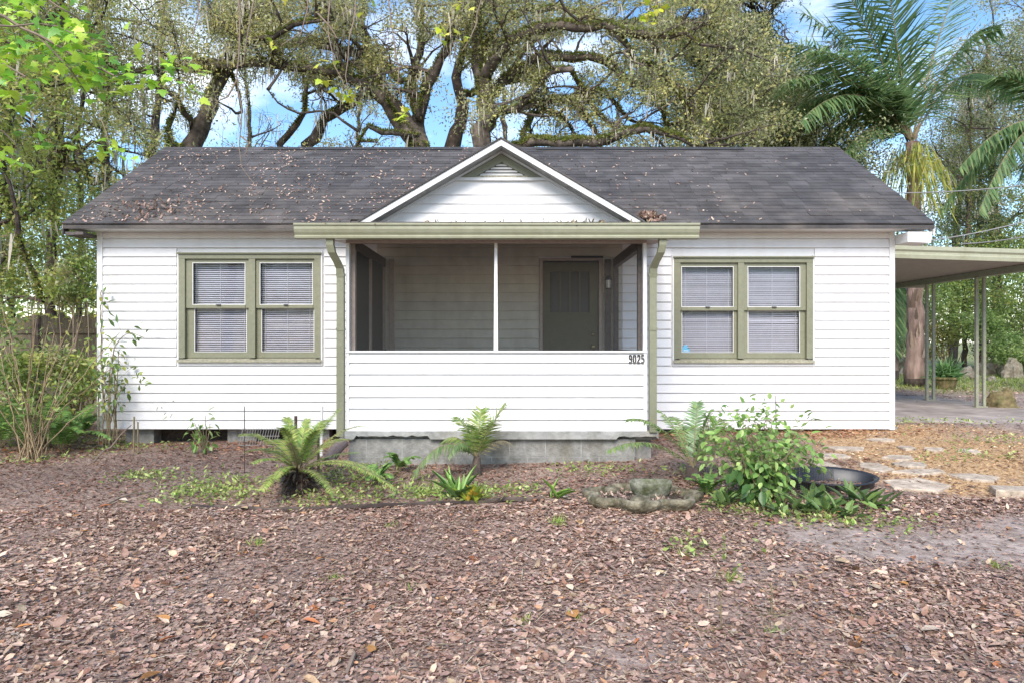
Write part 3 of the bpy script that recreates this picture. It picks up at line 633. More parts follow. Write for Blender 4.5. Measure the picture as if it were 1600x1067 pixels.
# house number 9 0 2 5 as solid condensed digits
DG = {'9': [[(.9, .62), (.7, .5), (.3, .5), (.1, .65), (.1, .85), (.3, 1), (.7, 1), (.9, .85), (.9, .2), (.7, 0), (.3, 0), (.1, .14)]], '0': [[(.3, 0), (.1, .15), (.1, .85), (.3, 1), (.7, 1), (.9, .85), (.9, .15), (.7, 0), (.3, 0)]],
      '2': [[(.1, .82), (.3, 1), (.7, 1), (.9, .84), (.9, .65), (.12, .1), (.1, 0), (.95, 0)]], '5': [[(.9, 1), (.15, 1), (.12, .55), (.65, .6), (.9, .42), (.9, .15), (.7, 0), (.3, 0), (.1, .12)]]}
nh, nw, nx_ = .082, .031, (982.5-800)/140.2
for ch in '9025':
    b = MB()
    for ln_ in DG[ch]: b.tube([(nx_+u*nw, PY-.026, CZ-(565.5-533)/140+v*nh) for u, v in ln_], .0072, 6)
    o = b.build('house_number', M['black'], pw); nx_ += .046
# ------------------------------------------------------------ carport
CPX = 8.6
cp = thing('carport', 'low flat metal carport on thin paired posts beside the cottage', 'carport', (7, 12.5, .25))
def cz(x): return 2.863-.031*(x-6.24)
b = MB(); n = 26; ya, yb = 11.14, 15.4
xa, xb = 5.42, 9.35
for k in range(n):           # pan roof, ribs running across from the house outwards
    y = ya+(yb-ya)*k/n; y2 = ya+(yb-ya)*(k+1)/n
    pr_ = [(y, .05), (y+.02, .0), (y2-.02, .0), (y2, .05), (y2, .06), (y, .06)]
    b.prism([(xa, yy, cz(xa)+zz) for yy, zz in pr_][::-1], (xb-xa, 0, cz(xb)-cz(xa)))
b.build('pan_roof', M['underside'], cp)
f = [(11.10, -.01), (11.09, .05), (11.105, .07), (11.105, .10), (11.08, .13), (11.08, .195), (11.135, .195), (11.135, -.01)]
b = MB(); b.prism([(xa, yy, cz(xa)+zz) for yy, zz in f][::-1], (xb-xa, 0, cz(xb)-cz(xa))); b.build('front_fascia', M['gutter'], cp)
MB().prism([(CPX-.04, 11.2, cz(CPX)-.115), (CPX-.04, 11.2, cz(CPX)-.004), (CPX-.04, 15.3, cz(CPX)-.004), (CPX-.04, 15.3, cz(CPX)-.115)], (.08, 0, 0)).build('side_beam', M['post'], cp)
for k in range(18): MB().box(CPX-.045, CPX+.045, 11.4+k*.22, 11.46+k*.22, cz(CPX)-.002, cz(CPX)+.045).build('beam_bracket', M['darkwood'], cp)
MB().box(X1+.03, X1+.07, 11.2, 14.3, 2.78, 2.87).build('wall_beam', M['darkwood'], cp)
MB().box(5.42, 9.3, 15.32, 15.38, 2.70, 2.80).build('rear_beam', M['post'], cp)
for y in (12.55, 14.05):
    g0 = gz(CPX, y)-.05
    for dx in (-.06, .075):
        MB().box(CPX+dx-.025, CPX+dx+.025, y-.025, y+.025, g0, cz(CPX)-.117).build('post', M['post'], cp)
    MB().box(CPX-.1, CPX+.115, y-.05, y+.05, g0, .32).build('post_foot', M['post'], cp)
# ------------------------------------------------------------ overhead cables
for lab, a, c, sg in (('upper thin overhead cable crossing in front of the palm crown', P(1330, 300, 14.5), P(1680, 278, 14), .12),
                      ('middle overhead cable running from behind the carport roof to the right', P(1440, 377, 13.5), P(1700, 315, 13), .1),
                      ('lowest overhead cable just above the carport roof', P(1500, 381, 13.5), P(1700, 345, 12), .08)):
    pts = [a.lerp(c, t/16)-Vector((0, 0, sg*4*(t/16)*(1-t/16))) for t in range(17)]
    o = MB().tube(pts, .011, 5).build('overhead_cable', M['cable'], origin=pts[0]); tag(o, lab, 'cable', 'overhead cables at right')

# ------------------------------------------------------------ vegetation helpers
def smoothpts(pts, step=.35, jit=.0):
    pts = [Vector(p) for p in pts]; q = [pts[0]*2-pts[1]]+pts+[pts[-1]*2-pts[-2]]; o = []; idx = []
    for i in range(1, len(q)-2):
        a, b_, c, d = q[i-1], q[i], q[i+1], q[i+2]; n = max(1, int((c-b_).length/step))
        for k in range(n):
            t = k/n; p = .5*((2*b_)+(c-a)*t+(2*a-5*b_+4*c-d)*t*t+(3*b_-a-3*c+d)*t**3)
            if jit: p = p+Vector((rnd.gauss(0, jit), rnd.gauss(0, jit), rnd.gauss(0, jit)))
            o.append(p); idx.append(i-1+t)
    o.append(pts[-1]); idx.append(len(pts)-1); return o, idx
def lerpl(lst, t):
    i = min(int(t), len(lst)-2); f = t-i; return lst[i]*(1-f)+lst[i+1]*f
GAPS = [(440, 190, 62, 46), (415, 150, 30, 30), (505, 160, 42, 28), (535, 78, 36, 20), (560, 200, 50, 26), (610, 60, 22, 16), (690, 88, 16, 24), (365, 185, 28, 38), (1010, 190, 36, 24), (930, 60, 22, 9), (870, 72, 44, 12), (1080, 22, 30, 12),
        (880, 130, 26, 20), (1262, 30, 60, 44), (960, 170, 26, 20), (740, 130, 16, 26), (785, 205, 20, 18), (470, 40, 26, 14), (580, 40, 16, 20), (130, 150, 20, 18), (190, 242, 36, 20), (250, 190, 22, 16), (1000, 20, 24, 12), (830, 90, 16, 12), (640, 75, 12, 26), (45, 185, 14, 14), (912, 200, 30, 14), (1180, 10, 30, 10)]
def gapkeep(C, prob=.93):
    px = 800+C[:, 0]/C[:, 1]*FX; py = 533-(C[:, 2]-CZ)/C[:, 1]*FX; keep = np.ones(len(C), bool)
    for gx, gy, rx, ry in GAPS:
        keep &= ~((((px-gx)/rx)**2+((py-gy)/ry)**2 < rng.uniform(.7, 1.25, len(C))) & (rng.random(len(C)) < prob))
    return keep
OAK = [(.40, .41, .17), (.50, .48, .22), (.30, .33, .13), (.46, .45, .29), (.55, .50, .18)]
OAKD = [(.25, .30, .15), (.33, .38, .19), (.39, .41, .25), (.44, .43, .22)]
YEL = [(.45, .47, .12), (.36, .43, .10), (.52, .48, .17), (.26, .33, .09)]
MOSS = [(.50, .46, .37), (.40, .37, .29), (.58, .54, .45)]
class Tree:
    def __init__(s, name, label, cat, base, group=None, bark='bark', pal=OAK, clump=.18, nleaf=23, lsz=.085, spread=1.0, moss=.25, fern=1.9, gaps=True):
        s.root = thing(name, label, cat, base, group); s.base = Vector(base); s.tw = MB(); s.lv = LV(); s.ms = LV(); s.fr = LV(); s.b = bark
        s.pal, s.cl, s.nl, s.ls, s.sp, s.mo, s.fe, s.gaps = pal, clump, nleaf, lsz, spread, moss, fern, gaps
    def anchor(s, p, n=None, k=1.0):
        n = int((n or s.nl)*rnd.uniform(.5, 1.4)); C = np.array(p)+rng.normal(0, s.cl*k, (n, 3))*np.array([1, 1, .6])
        if s.gaps: C = C[gapkeep(C)]
        n = len(C)
        if n: c = pick([s.pal[rnd.randrange(len(s.pal))]], n, .22); s.lv.add(C, rdir(n, -.2), rdir(n, .8), rng.uniform(.6, 1.4, n)*s.ls, rng.uniform(.35, .6, n)*s.ls, c)
    def strands(s, p, n=6, Lm=.7):
        C = np.array(p)+rng.normal(0, .10, (n, 3)); s.ms.add(C, np.array([0, 0, -1])+rng.normal(0, .14, (n, 3)), rdir(n), rng.uniform(.25, .9, n)*Lm, rng.uniform(.02, .05, n), pick(MOSS, n, .12))
    def grow(s, p, d, Ln, r, lev):
        k = 5; pts = [p]; dd = d.normalized()
        for i in range(k):
            dd = (dd+Vector((rnd.gauss(0, .28), rnd.gauss(0, .28), rnd.gauss(.02, .24)))).normalized(); pts.append(pts[-1]+dd*Ln/k)
        s.tw.tube(pts, [r*(1-.75*i/k) for i in range(k+1)], 5 if lev == 0 else 3, False)
        if s.mo and rnd.random() < s.mo*(.5 if lev else 1): s.strands(pts[rnd.randrange(1, k)], rnd.randrange(3, 9), rnd.uniform(.25, .7))
        if lev >= 2:
            s.anchor(pts[-1]); s.anchor(pts[3], s.nl*.6); return
        for i in range(1, k+1):
            for _ in range(1 if lev == 0 or rnd.random() < .75 else 2):
                if lev == 0 and rnd.random() < .12: continue
                dv = (dd*.6+Vector((rnd.gauss(0, .7), rnd.gauss(0, .7), rnd.gauss(.1, .55)))).normalized()
                s.grow(pts[i], dv, Ln*rnd.uniform(.38, .6), r*.42, lev+1)
    def limb(s, pp, wd, name='limb', sides=10, side=1.0, Ls=(1.0, 2.2), fern=None, start=.0, up=.25, gnarl=.035):
        """pp: points; wd: widths in metres"""
        pts, ix = smoothpts(pp, .3, gnarl); rad = [lerpl(wd, t)/2*(1+.16*noise.noise(p*1.7)) for p, t in zip(pts, ix)]
        b = MB(); b.tube(pts, rad, sides+4); nv = sides+4; b.v = [tuple(pts[min(i//nv, len(pts)-1)]+(Vector(v)-pts[min(i//nv, len(pts)-1)])*(1+.34*noise.noise(Vector(v)*2.6)+.18*noise.noise(Vector(v)*7))) for i, v in enumerate(b.v)]; o = b.build(name, M[s.b], s.root, True)
        n = len(pts); acc = 0
        for i in range(1, n):
            ds = (pts[i]-pts[i-1]).length; tg = (pts[i]-pts[i-1]).normalized()
            if ix[i] < start: continue
            acc += ds*side
            while acc > .55:
                acc -= .55
                dv = (tg*.35+Vector((rnd.gauss(0, .75), rnd.gauss(0, .75), rnd.gauss(up, .6)))).normalized()
                s.grow(pts[i], dv, rnd.uniform(*Ls)*s.sp*1.1, max(.042, rad[i]*rnd.uniform(.3, .6)), 0)
            f = s.fe if fern is None else fern
            if f:
                m = int(ds*260*f*(.4+rad[i]*3)); 
                if m:
                    a = rng.uniform(-1.3, 1.3, m); sd_ = np.array(tg.cross(Vector((0, 0, 1))).normalized() if abs(tg.z) < .95 else Vector((1, 0, 0)))
                    up_ = np.array([0, 0, 1.]) if abs(tg.z) < .8 else np.array([0, -1., 0])
                    q = np.array(pts[i])+np.outer(rng.uniform(0, 1, m), -np.array(tg)*ds)+(np.outer(np.sin(a), sd_)+np.outer(np.cos(a), up_))*rad[i]*.95
                    dn = nrm((np.outer(np.sin(a), sd_)+np.outer(np.cos(a), up_))+rng.normal(0, .5, (m, 3)))
                    keepf = np.array([noise.noise(Vector(v)*1.1) for v in q[:1]])[0] > -.4
                    if keepf: s.fr.add(q, dn, rdir(m), rng.uniform(.05, .13, m), rng.uniform(.025, .05, m), pick([(.22, .28, .06), (.33, .37, .09), (.15, .20, .06), (.36, .32, .13)], m))
            if s.mo and rnd.random() < ds*s.mo*1.2: s.strands(pts[i]-Vector((0, 0, rad[i]*.8)), rnd.randrange(6, 16), rnd.uniform(.4, 1.1))
        return o
    def done(s):
        if s.tw.v: tag(s.tw.build('branches', M[s.b], s.root), kind='stuff')
        if s.lv.d: tag(s.lv.build('crown', M['leaf'], s.root), kind='stuff')
        if s.ms.d: tag(s.ms.build('spanish_moss', M['moss'], s.root, 'strand'), kind='stuff')
        if s.fr.d: tag(s.fr.build('limb_ferns', M['leaf'], s.root), kind='stuff')
        return s.root
def PL(d, *pp):   # list of (px,py[,d]) to points
    return [P(p[0], p[1], p[2] if len(p) > 2 else d) for p in pp]
def W(d, *ws): return [q*.66/FX*d for q in ws]

# ---- the oaks behind the house
D1 = 19.0
A = Tree('live_oak', 'big live oak behind the roof ridge left of the gable, trunk forking and leaning left', 'tree', (P(668, 533, D1).x, D1, .2), 'live oaks behind the house')
A.limb(PL(D1, (676, 600), (672, 420), (664, 280), (650, 222), (622, 182), (606, 158), (585, 138)), W(D1, 95, 80, 62, 52, 44, 38, 34), 'trunk', 14, side=.25, start=3)
A.limb(PL(D1, (588, 142), (552, 125, 18.7), (528, 116, 18.5), (475, 108, 18.2), (420, 100, 17.8), (360, 104, 17.2), (300, 92, 17)), W(D1, 30, 26, 22, 19, 16, 13, 8), side=1.1)
A.limb(PL(D1, (606, 160), (588, 120, 19.3), (574, 72, 19.5), (566, 30, 19.7), (570, -40, 20)), W(D1, 26, 22, 19, 15, 11), start=.6)
A.limb(PL(D1, (655, 225), (653, 180, 19.4), (642, 140, 19.6), (652, 96, 19.8), (660, 50, 20), (652, -20, 20.3)), W(D1, 40, 34, 28, 22, 19, 15), start=1.2, side=.8)
A.limb(PL(D1, (655, 190), (668, 135, 18.6), (690, 92, 18.3), (712, 35, 18), (740, -30, 17.6)), W(D1, 26, 23, 19, 15, 11))
A.limb(PL(D1, (625, 125), (598, 98, 19.8), (560, 88, 20), (494, 68, 20.2), (437, 70, 20.5), (385, 60, 20.8), (330, 40, 21)), W(D1, 18, 18, 17, 16, 13, 10, 7), side=1.2)
A.limb(PL(D1, (560, 205, 18.5), (520, 180, 18.4), (500, 172, 18.2), (470, 180, 18), (430, 158, 17.6), (418, 140, 17.4)), W(D1, 7, 6, 5, 5, 4, 2.5), side=.3, fern=.3, start=1)
A.limb(PL(D1, (655, 215, 18.8), (600, 205, 18.2), (575, 200, 18), (560, 220, 17.9), (590, 222, 17.8)), W(D1, 12, 10, 9, 6, 4), side=.35)
A.done()
A2 = Tree('live_oak', 'slim mossy oak leaning right behind the left half of the ridge', 'tree', (P(478, 533, 20.5).x, 20.5, .25), 'live oaks behind the house', moss=.6)
A2.limb(PL(20.5, (455, 600), (470, 400), (482, 255), (490, 215), (510, 186), (550, 160), (575, 142), (600, 100)), W(20.5, 44, 36, 30, 28, 24, 18, 14, 9), 'trunk', start=4, side=.6)
A2.limb(PL(20.5, (472, 300), (440, 226), (462, 195), (474, 172), (478, 131), (470, 100), (476, 60)), W(20.5, 16, 15, 14, 12, 10, 8, 5), side=.5, start=2)
A2.done()
B = Tree('live_oak', 'live oak with curved trunk and long left limb behind the left ridge end', 'tree', (P(300, 533, 17.5).x, 17.5, .2), 'live oaks behind the house', moss=.25, nleaf=20)
B.limb(PL(17.5, (285, 600), (292, 400), (300, 235), (322, 182), (334, 142), (354, 112), (374, 66), (388, 20), (395, -40)), W(17.5, 62, 50, 42, 34, 30, 28, 20, 15, 11), 'trunk', 12, start=5)
B.limb(PL(17.5, (350, 118), (307, 109, 17.2), (255, 110, 17), (200, 112, 16.8), (150, 96, 16.5), (100, 90, 16.2)), W(17.5, 20, 16, 14, 10, 7, 4), side=1.1)
B.limb(PL(17.5, (300, 205), (290, 175, 17), (277, 154, 16.8), (250, 132, 16.6), (225, 140, 16.4)), W(17.5, 14, 12, 11, 9, 5), side=.5, fern=.8)
B.limb(PL(17.5, (296, 240), (268, 230, 17), (262, 200, 17), (272, 178, 17.2)), W(17.5, 20, 16, 11, 7), side=.4)
B.limb(PL(17.5, (372, 70), (410, 60, 17), (460, 40, 16.6), (520, 30, 16)), W(17.5, 14, 12, 10, 6), side=1.2)
B.limb(PL(17.5, (360, 105), (372, 140, 17.6), (378, 175, 17.6)), W(17.5, 9, 7, 5), side=.5)
B.done()
Dk = Tree('live_oak', 'dark mossy oak trunk between the leaning oak and the gable peak', 'tree', (P(706, 533, 21).x, 21, .3), 'live oaks behind the house', bark='bark_dark')
Dk.limb(PL(21, (700, 600), (704, 400), (706, 235), (718, 195), (722, 160), (712, 138), (718, 100), (735, 40), (740, -30)), W(21, 50, 44, 36, 32, 28, 26, 20, 16, 12), 'trunk', 12, start=5)
Dk.limb(PL(21, (718, 150), (750, 142, 21.5), (800, 130, 22), (840, 118, 22)), W(21, 16, 14, 12, 8), side=.7)
Dk.done()
E = Tree('live_oak', 'widest live oak behind the gable peak, ferny limbs sweeping right', 'tree', (P(757, 533, 18.2).x, 18.2, .3), 'live oaks behind the house', nleaf=21, moss=.18)
d = 18.2
E.limb(PL(d, (760, 600), (757, 400), (755, 232), (756, 190), (759, 152), (752, 122), (745, 70), (752, -40)), W(d, 62, 52, 44, 42, 40, 34, 26, 18), 'trunk', 14, start=4, side=.7)
E.limb(PL(d, (762, 192), (780, 176, 17.8), (806, 170, 17.5), (830, 150, 17.3), (850, 118, 17.2), (896, 108, 17)), W(d, 20, 18, 17, 15, 14, 11), side=.7)
E.limb(PL(d, (756, 128), (775, 92, 17.8), (800, 66, 17.5), (824, 48, 17.2), (875, 40, 17), (950, 44, 16.8), (1020, 56, 16.4), (1070, 52, 16.2), (1095, 70, 16)), W(d, 26, 25, 24, 22, 20, 17, 13, 9, 5), side=1.0)
E.limb(PL(d, (770, 150), (800, 118, 18.6), (834, 97, 18.7), (875, 86, 18.8), (942, 94, 18.6), (978, 127, 18.4), (1010, 139, 18.2), (1032, 165, 18), (1040, 197, 17.9)), W(d, 24, 24, 23, 21, 19, 16, 14, 11, 8), side=.8)
E.limb(PL(d, (850, 116, 17.2), (893, 110, 17.6), (909, 142, 17.8), (931, 170, 18), (965, 203, 18.2)), W(d, 11, 13, 12, 10, 6), side=.5)
E.limb(PL(d, (806, 170, 17.5), (841, 161, 17.8), (886, 157, 18), (912, 184, 18.3), (931, 210, 18.4), (939, 232, 18.5)), W(d, 14, 15, 15, 12, 9, 7), side=.5)
E.limb(PL(d, (762, 250), (822, 226, 17.6), (875, 223, 17.2), (950, 221, 17), (980, 207, 16.8), (1032, 204, 16.6), (1070, 221, 16.4), (1110, 232, 16.2)), W(d, 24, 24, 22, 19, 15, 13, 11, 7), side=.5, fern=3.2, up=.1)
E.limb(PL(d, (950, 44, 16.8), (995, 94, 16.9), (1025, 101, 17), (1047, 131, 17), (1062, 146, 17), (1074, 170, 17), (1100, 206, 17), (1118, 228, 17)), W(d, 10, 10, 10, 10, 9, 9, 8, 5), side=1.0)
E.limb(PL(d, (745, 90), (790, 30, 18.8), (840, 14, 19), (890, 18, 19.2), (969, 37, 19.4), (1025, 30, 19.4), (1090, 38, 19.2), (1150, 20, 19)), W(d, 15, 14, 13, 12, 10, 9, 8, 5), side=1.0)
E.limb(PL(d, (886, 157, 18), (925, 140, 18.4), (960, 158, 18.8), (985, 188, 19)), W(d, 9, 9, 7, 4), side=.5)
E.limb(PL(d, (820, 226, 17.6), (822, 190, 18), (850, 175, 18.3), (890, 190, 18.5), (905, 222, 18.6)), W(d, 16, 12, 9, 7, 5), side=.6, fern=2)
E.done()
# right-hand oak: dense grey-green crown hanging down to the ridge
Rr = Tree('live_oak', 'dense grey green oak crown reaching down to the right half of the ridge', 'tree', (P(1215, 533, 22).x, 22, .4), 'live oaks behind the house', bark='bark_dark', pal=OAKD+[(.13, .13, .06)], nleaf=36, clump=.34, moss=.12, lsz=.09)
d = 22
Rr.limb(PL(d, (1225, 600), (1218, 400), (1205, 260), (1190, 180), (1180, 110), (1190, 30)), W(d, 60, 50, 42, 34, 26, 16), 'trunk', 10, start=2, side=1.6)
for q in ([(1195, 200), (1150, 160, 21.0), (1110, 130, 20.3), (1085, 90, 20.0)], [(1185, 120), (1130, 80, 21.5), (1100, 40, 21.0), (1120, 0, 21.0)], [(1190, 170), (1150, 205, 20.2), (1110, 215, 19.6), (1080, 190, 19.4)],
          [(1200, 220), (1230, 205, 21), (1262, 225, 20.4), (1300, 262, 20)], [(1190, 100), (1200, 60, 22), (1180, 20, 22), (1160, -20, 22)], [(1200, 230), (1225, 225, 20.0), (1260, 232, 19.5), (1310, 240, 19.0)]):
    Rr.limb(PL(d, *q), W(d, 18, 14, 10, 6), side=2.0, fern=.3)
Rr.done()

# ---- left woods
LT = 'trees left of the house'
def simple_tree(label, px, d, top, w0, pal, lean=0, nl=22, side=1.0, name='tree', group=LT, start=1.5, bark='bark_dark', moss=.28, Ls=(1.0, 2.2), lsz=.085, gaps=True, z0=.1, clump=.28):
    t = Tree(name, label, 'tree', (P(px, 533, d).x, d, z0), group, bark=bark, pal=pal, nleaf=nl, moss=moss, lsz=lsz, gaps=gaps, clump=clump)
    y0 = 533+1.45/d*FX
    pts = [(px, y0+5), (px+lean*.2, y0*.7+top*.3), (px+lean*.35+rnd.uniform(-6, 6), y0*.45+top*.55), (px+lean*.7+rnd.uniform(-8, 8), y0*.2+top*.8), (px+lean, top)]
    t.limb(PL(d, *pts), W(d, w0, w0*.8, w0*.68, w0*.5, w0*.3), 'trunk', 9, side=side, start=start, Ls=Ls, fern=.5)
    return t
F = simple_tree('vine draped dark tree standing left of the roof, right of the leaning sapling', 78, 14.5, -60, 26, YEL+OAK, 18, 24, 1.1)
F.limb(PL(14.5, (84, 300), (105, 225, 14.2), (125, 240, 14), (140, 285, 13.8)), W(14.5, 16, 14, 12, 6), side=.8)
F.limb(PL(14.5, (82, 130), (40, 120, 14.3), (0, 100, 14)), W(14.5, 11, 8, 5), side=1.2)
F.limb(PL(14.5, (84, 250), (120, 262, 14.2), (148, 250, 14)), W(14.5, 14, 10, 5), side=.9)
F.done()
t = simple_tree('thin sapling leaning right at the left edge, in front of the fence', -20, 11.5, -20, 9, YEL, 60, 30, 1.1, moss=.2, Ls=(.7, 1.5)); t.limb(PL(11.5, (-10, 290), (22, 345), (45, 400), (68, 470)), W(11.5, 8, 8, 7, 5), side=.6); t.done()
simple_tree('tall tree at the far left with moss hanging from its crown', -70, 17, -60, 28, OAK+YEL, 60, 24, 1.0).done()
simple_tree('tree just behind the left eave with dense olive leaves', 175, 19, -40, 24, OAK+YEL, -30, 24, .9, start=1.0).done()
simple_tree('slender tree behind the left gable end, half hidden by the roof', 120, 17, -30, 15, YEL+OAK, 25, 20, .8).done()
simple_tree('crooked tree in the gap between fence and leaning sapling', 20, 16, -30, 16, YEL+OAK, -20, 20, .8).done()
simple_tree('tree above the left end of the ridge, far behind the curved oak', 235, 25, -60, 26, OAK, 20, 20, .8, moss=.5).done()
# far trees behind the oaks (moss hung, haze put into the pale leaf colours)
k = 0
FARL = ['far pale tree seen in the gap beside the curved oak trunk', 'far tree filling in behind the leaning oak', 'far tree straight behind the gable peak', 'far tree seen under the sweeping limbs', 'far tree behind the dense right oak crown', 'far tree between oak crown and queen palm']
for px, top, lb in ((395, 60, 0), (560, 130, 1), (790, 40, 2), (960, 110, 3), (1120, 60, 4), (1275, 130, 5)):
    simple_tree(FARL[lb], px, 30+lb*.7, top, 16, [(.45, .47, .28), (.52, .50, .32), (.38, .42, .22)], rnd.uniform(-20, 20), 14, .5, group='far trees behind the oaks', moss=.5, lsz=.13, start=1.5, Ls=(1.6, 3.2), z0=.3, clump=.5).done()

# ---- right woods
RT = 'trees right of the house'
PAL_P = [(.50, .47, .32), (.60, .55, .42), (.42, .43, .24), (.52, .47, .34)]
simple_tree('pale moss hung tree at the upper right edge, behind the palms', 1560, 30, 60, 26, PAL_P, -20, 22, 1.0, group=RT, moss=1.2, lsz=.12, start=1.3, Ls=(1.6, 3.2), gaps=False, z0=.4, clump=.45).done()
simple_tree('tall pale tree with bare beige crown right of the queen palm', 1490, 34, 150, 22, PAL_P, 15, 14, .8, group=RT, moss=1.0, lsz=.13, start=1.6, Ls=(1.6, 3.), gaps=False, z0=.4, clump=.45).done()
simple_tree('pine like dark tree topping out at the right edge', 1650, 26, 20, 22, OAKD, -30, 26, .9, group=RT, moss=.2, lsz=.1, start=2, gaps=False, z0=.4).done()
simple_tree('thin ivy covered trunk right of the palm, above the carport roof', 1535, 28, 250, 18, [(.06, .11, .05)], 0, 20, .6, group=RT, moss=.1, start=0, Ls=(.5, .9), gaps=False, z0=.4).done()
simple_tree('slim grey tree seen between the carport posts', 1508, 27, 120, 12, [(.14, .18, .05), (.2, .22, .08)], 6, 30, .9, group=RT, moss=.3, start=1.2, gaps=False, z0=.4).done()
# bushes: leaf masses with stems
def bush(label, px, py0, d, rx, ry, rz, n, pal, lsz=.09, cat='bush', name='bush', group=None, stems=7, cl=None, tmpl='diamond', mt='leaf', z0=None, drop=0):
    c = P(px, py0, d); g0 = gz(c.x, c.y) if z0 is None else z0; root = thing(name, label, cat, (c.x, c.y, g0), group)
    lv = LV(); m = max(6, int(n/ (cl or 60)))
    b = MB()
    for i in range(m):
        a = rdir(1)[0]*rng.uniform(.45, 1)**.5; p = np.array([c.x+a[0]*rx, c.y+a[1]*ry, c.z+a[2]*rz])
        if p[2] < g0+.05: p[2] = g0+.05+rng.uniform(0, .2)
        k = int(n/m*rng.uniform(.5, 1.5)); C = p+rng.normal(0, .16*(rx+rz)/2+.04, (k, 3))*np.array([1, 1, .7])
        C[:, 2] = np.maximum(C[:, 2], g0+.03)
        lv.add(C, rdir(k, drop), rdir(k, 1.0), rng.uniform(.6, 1.4, k)*lsz, rng.uniform(.35, .6, k)*lsz, pick([pal[rng.integers(len(pal))]], k, .2))
        if i < stems*2:
            q = Vector((c.x+rnd.uniform(-.2, .2)*rx, c.y+rnd.uniform(-.2, .2)*ry, g0-.02)); pts, _ = smoothpts([q, q.lerp(Vector(p), .5)+Vector((rnd.gauss(0, .08), 0, .1*rz)), Vector(p)], .3, .015); b.tube(pts, [.016*(1-.8*t/len(pts)) for t in range(len(pts))], 4, False)
    b.build('stems', M['twig'], root); lv.build('leaves', M[mt], root, tmpl); return root
G1 = [(.34, .43, .10), (.26, .35, .09), (.48, .50, .15), (.20, .27, .09)]
G2 = [(.17, .26, .08), (.24, .34, .11), (.33, .43, .15)]
BL = 'undergrowth bushes left of the house'
for i, (px, py, d, rx, rz, n, lab) in enumerate([
    (-40, 330, 13.5, 1.3, 1.6, 9000, 'tall yellow green thicket at the left picture edge behind the fence'),
    (60, 400, 15.5, 1.3, 1.3, 8000, 'loose yellow green thicket behind the fence, left of the house corner'),
    (125, 400, 14.0, .6, 1.2, 4200, 'narrow leafy thicket behind the fence by the house corner'),
    (110, 320, 16.5, 1.1, 1.3, 6500, 'vine covered thicket under the left eave'),
    (-30, 450, 14.5, .8, .7, 2600, 'olive bush beyond the fence top at the far left'),
    (132, 590, 11.4, .40, .40, 2000, 'low bright bush against the fence beside the house corner'),
    (20, 645, 10.8, .8, .22, 2600, 'low fern like growth at the fence foot'),
    (-60, 560, 9.4, .9, .8, 4000, 'dark bush just outside the left picture edge'),
    (112, 440, 11.6, .36, .36, 2600, 'bright yellow green vine mass covering the fence by the house corner'),
    (0, 405, 12.0, .75, .45, 3600, 'bright vine tangle draped over the fence at the left edge'),
    (60, 590, 9.6, .55, .38, 3400, 'fresh green low bush behind the bare canes')]):
    bush(lab, px, py, d, rx, rx*.8, rz, int(n*.62), (G1+[(.42, .40, .22)]) if i != 7 else G2, .08, group=BL, stems=3)
BR = 'undergrowth bushes right of the carport'
for i, (px, py, d, rx, rz, n, lab, pal) in enumerate([
    (1400, 470, 26, 2.0, 1.3, 5000, 'dark shrub mass behind the palm trunk', G2),
    (1475, 470, 27, 1.8, 1.5, 7000, 'mid green shrub mass seen between the two carport post pairs', G1+G2),
    (1560, 450, 26, 2.2, 1.9, 9000, 'bright green shrub mass right of the outer carport posts', G1+G2),
    (1490, 400, 30, 2.2, 1.8, 7000, 'yellowish shrub crown just above the carport roof', PAL_P+G1),
    (1580, 345, 29, 2.0, 1.5, 6000, 'light green tree top above the carport at the right edge', G1),
    (1640, 480, 24, 2.0, 2.0, 6000, 'leafy shrub mass beyond the right picture edge', G2),
    (1600, 545, 22.5, 1.2, .5, 2600, 'low fern like plants before the stump', G2),
    (1440, 530, 24, 1.2, .6, 2500, 'yellowing low shrub behind the palm trunk', [(.28, .24, .07), (.16, .18, .05)]),
    (1530, 510, 24, .8, .5, 1800, 'dark round shrub above the log pile', G2)]):
    bush(lab, px, py, d, rx, rx*.7, rz, n, pal, .12, group=BR)
# far woods all round the lot
lv = LV(); n = 60000
a = rng.uniform(0, 2*np.pi, n//120); 
for aa in a:
    rr = rng.uniform(52, 75); hh = rng.uniform(2, 9); cx, cy = rr*math.sin(aa), 8+rr*math.cos(aa)
    if cy < 8 and abs(cx) < 30 and cy > -30: continue
    k = 120; lv.add(np.array([cx, cy, hh])+rng.normal(0, 1, (k, 3))*np.array([2.4, 2.4, 2.0]), rdir(k), rdir(k, 1), rng.uniform(.35, .8, k), rng.uniform(.2, .5, k), pick([G1[rng.integers(4)]], k, .25))
tag(lv.build('far_woods', M['leaf']), 'distant ring of woods beyond the lot', 'woods', kind='stuff')

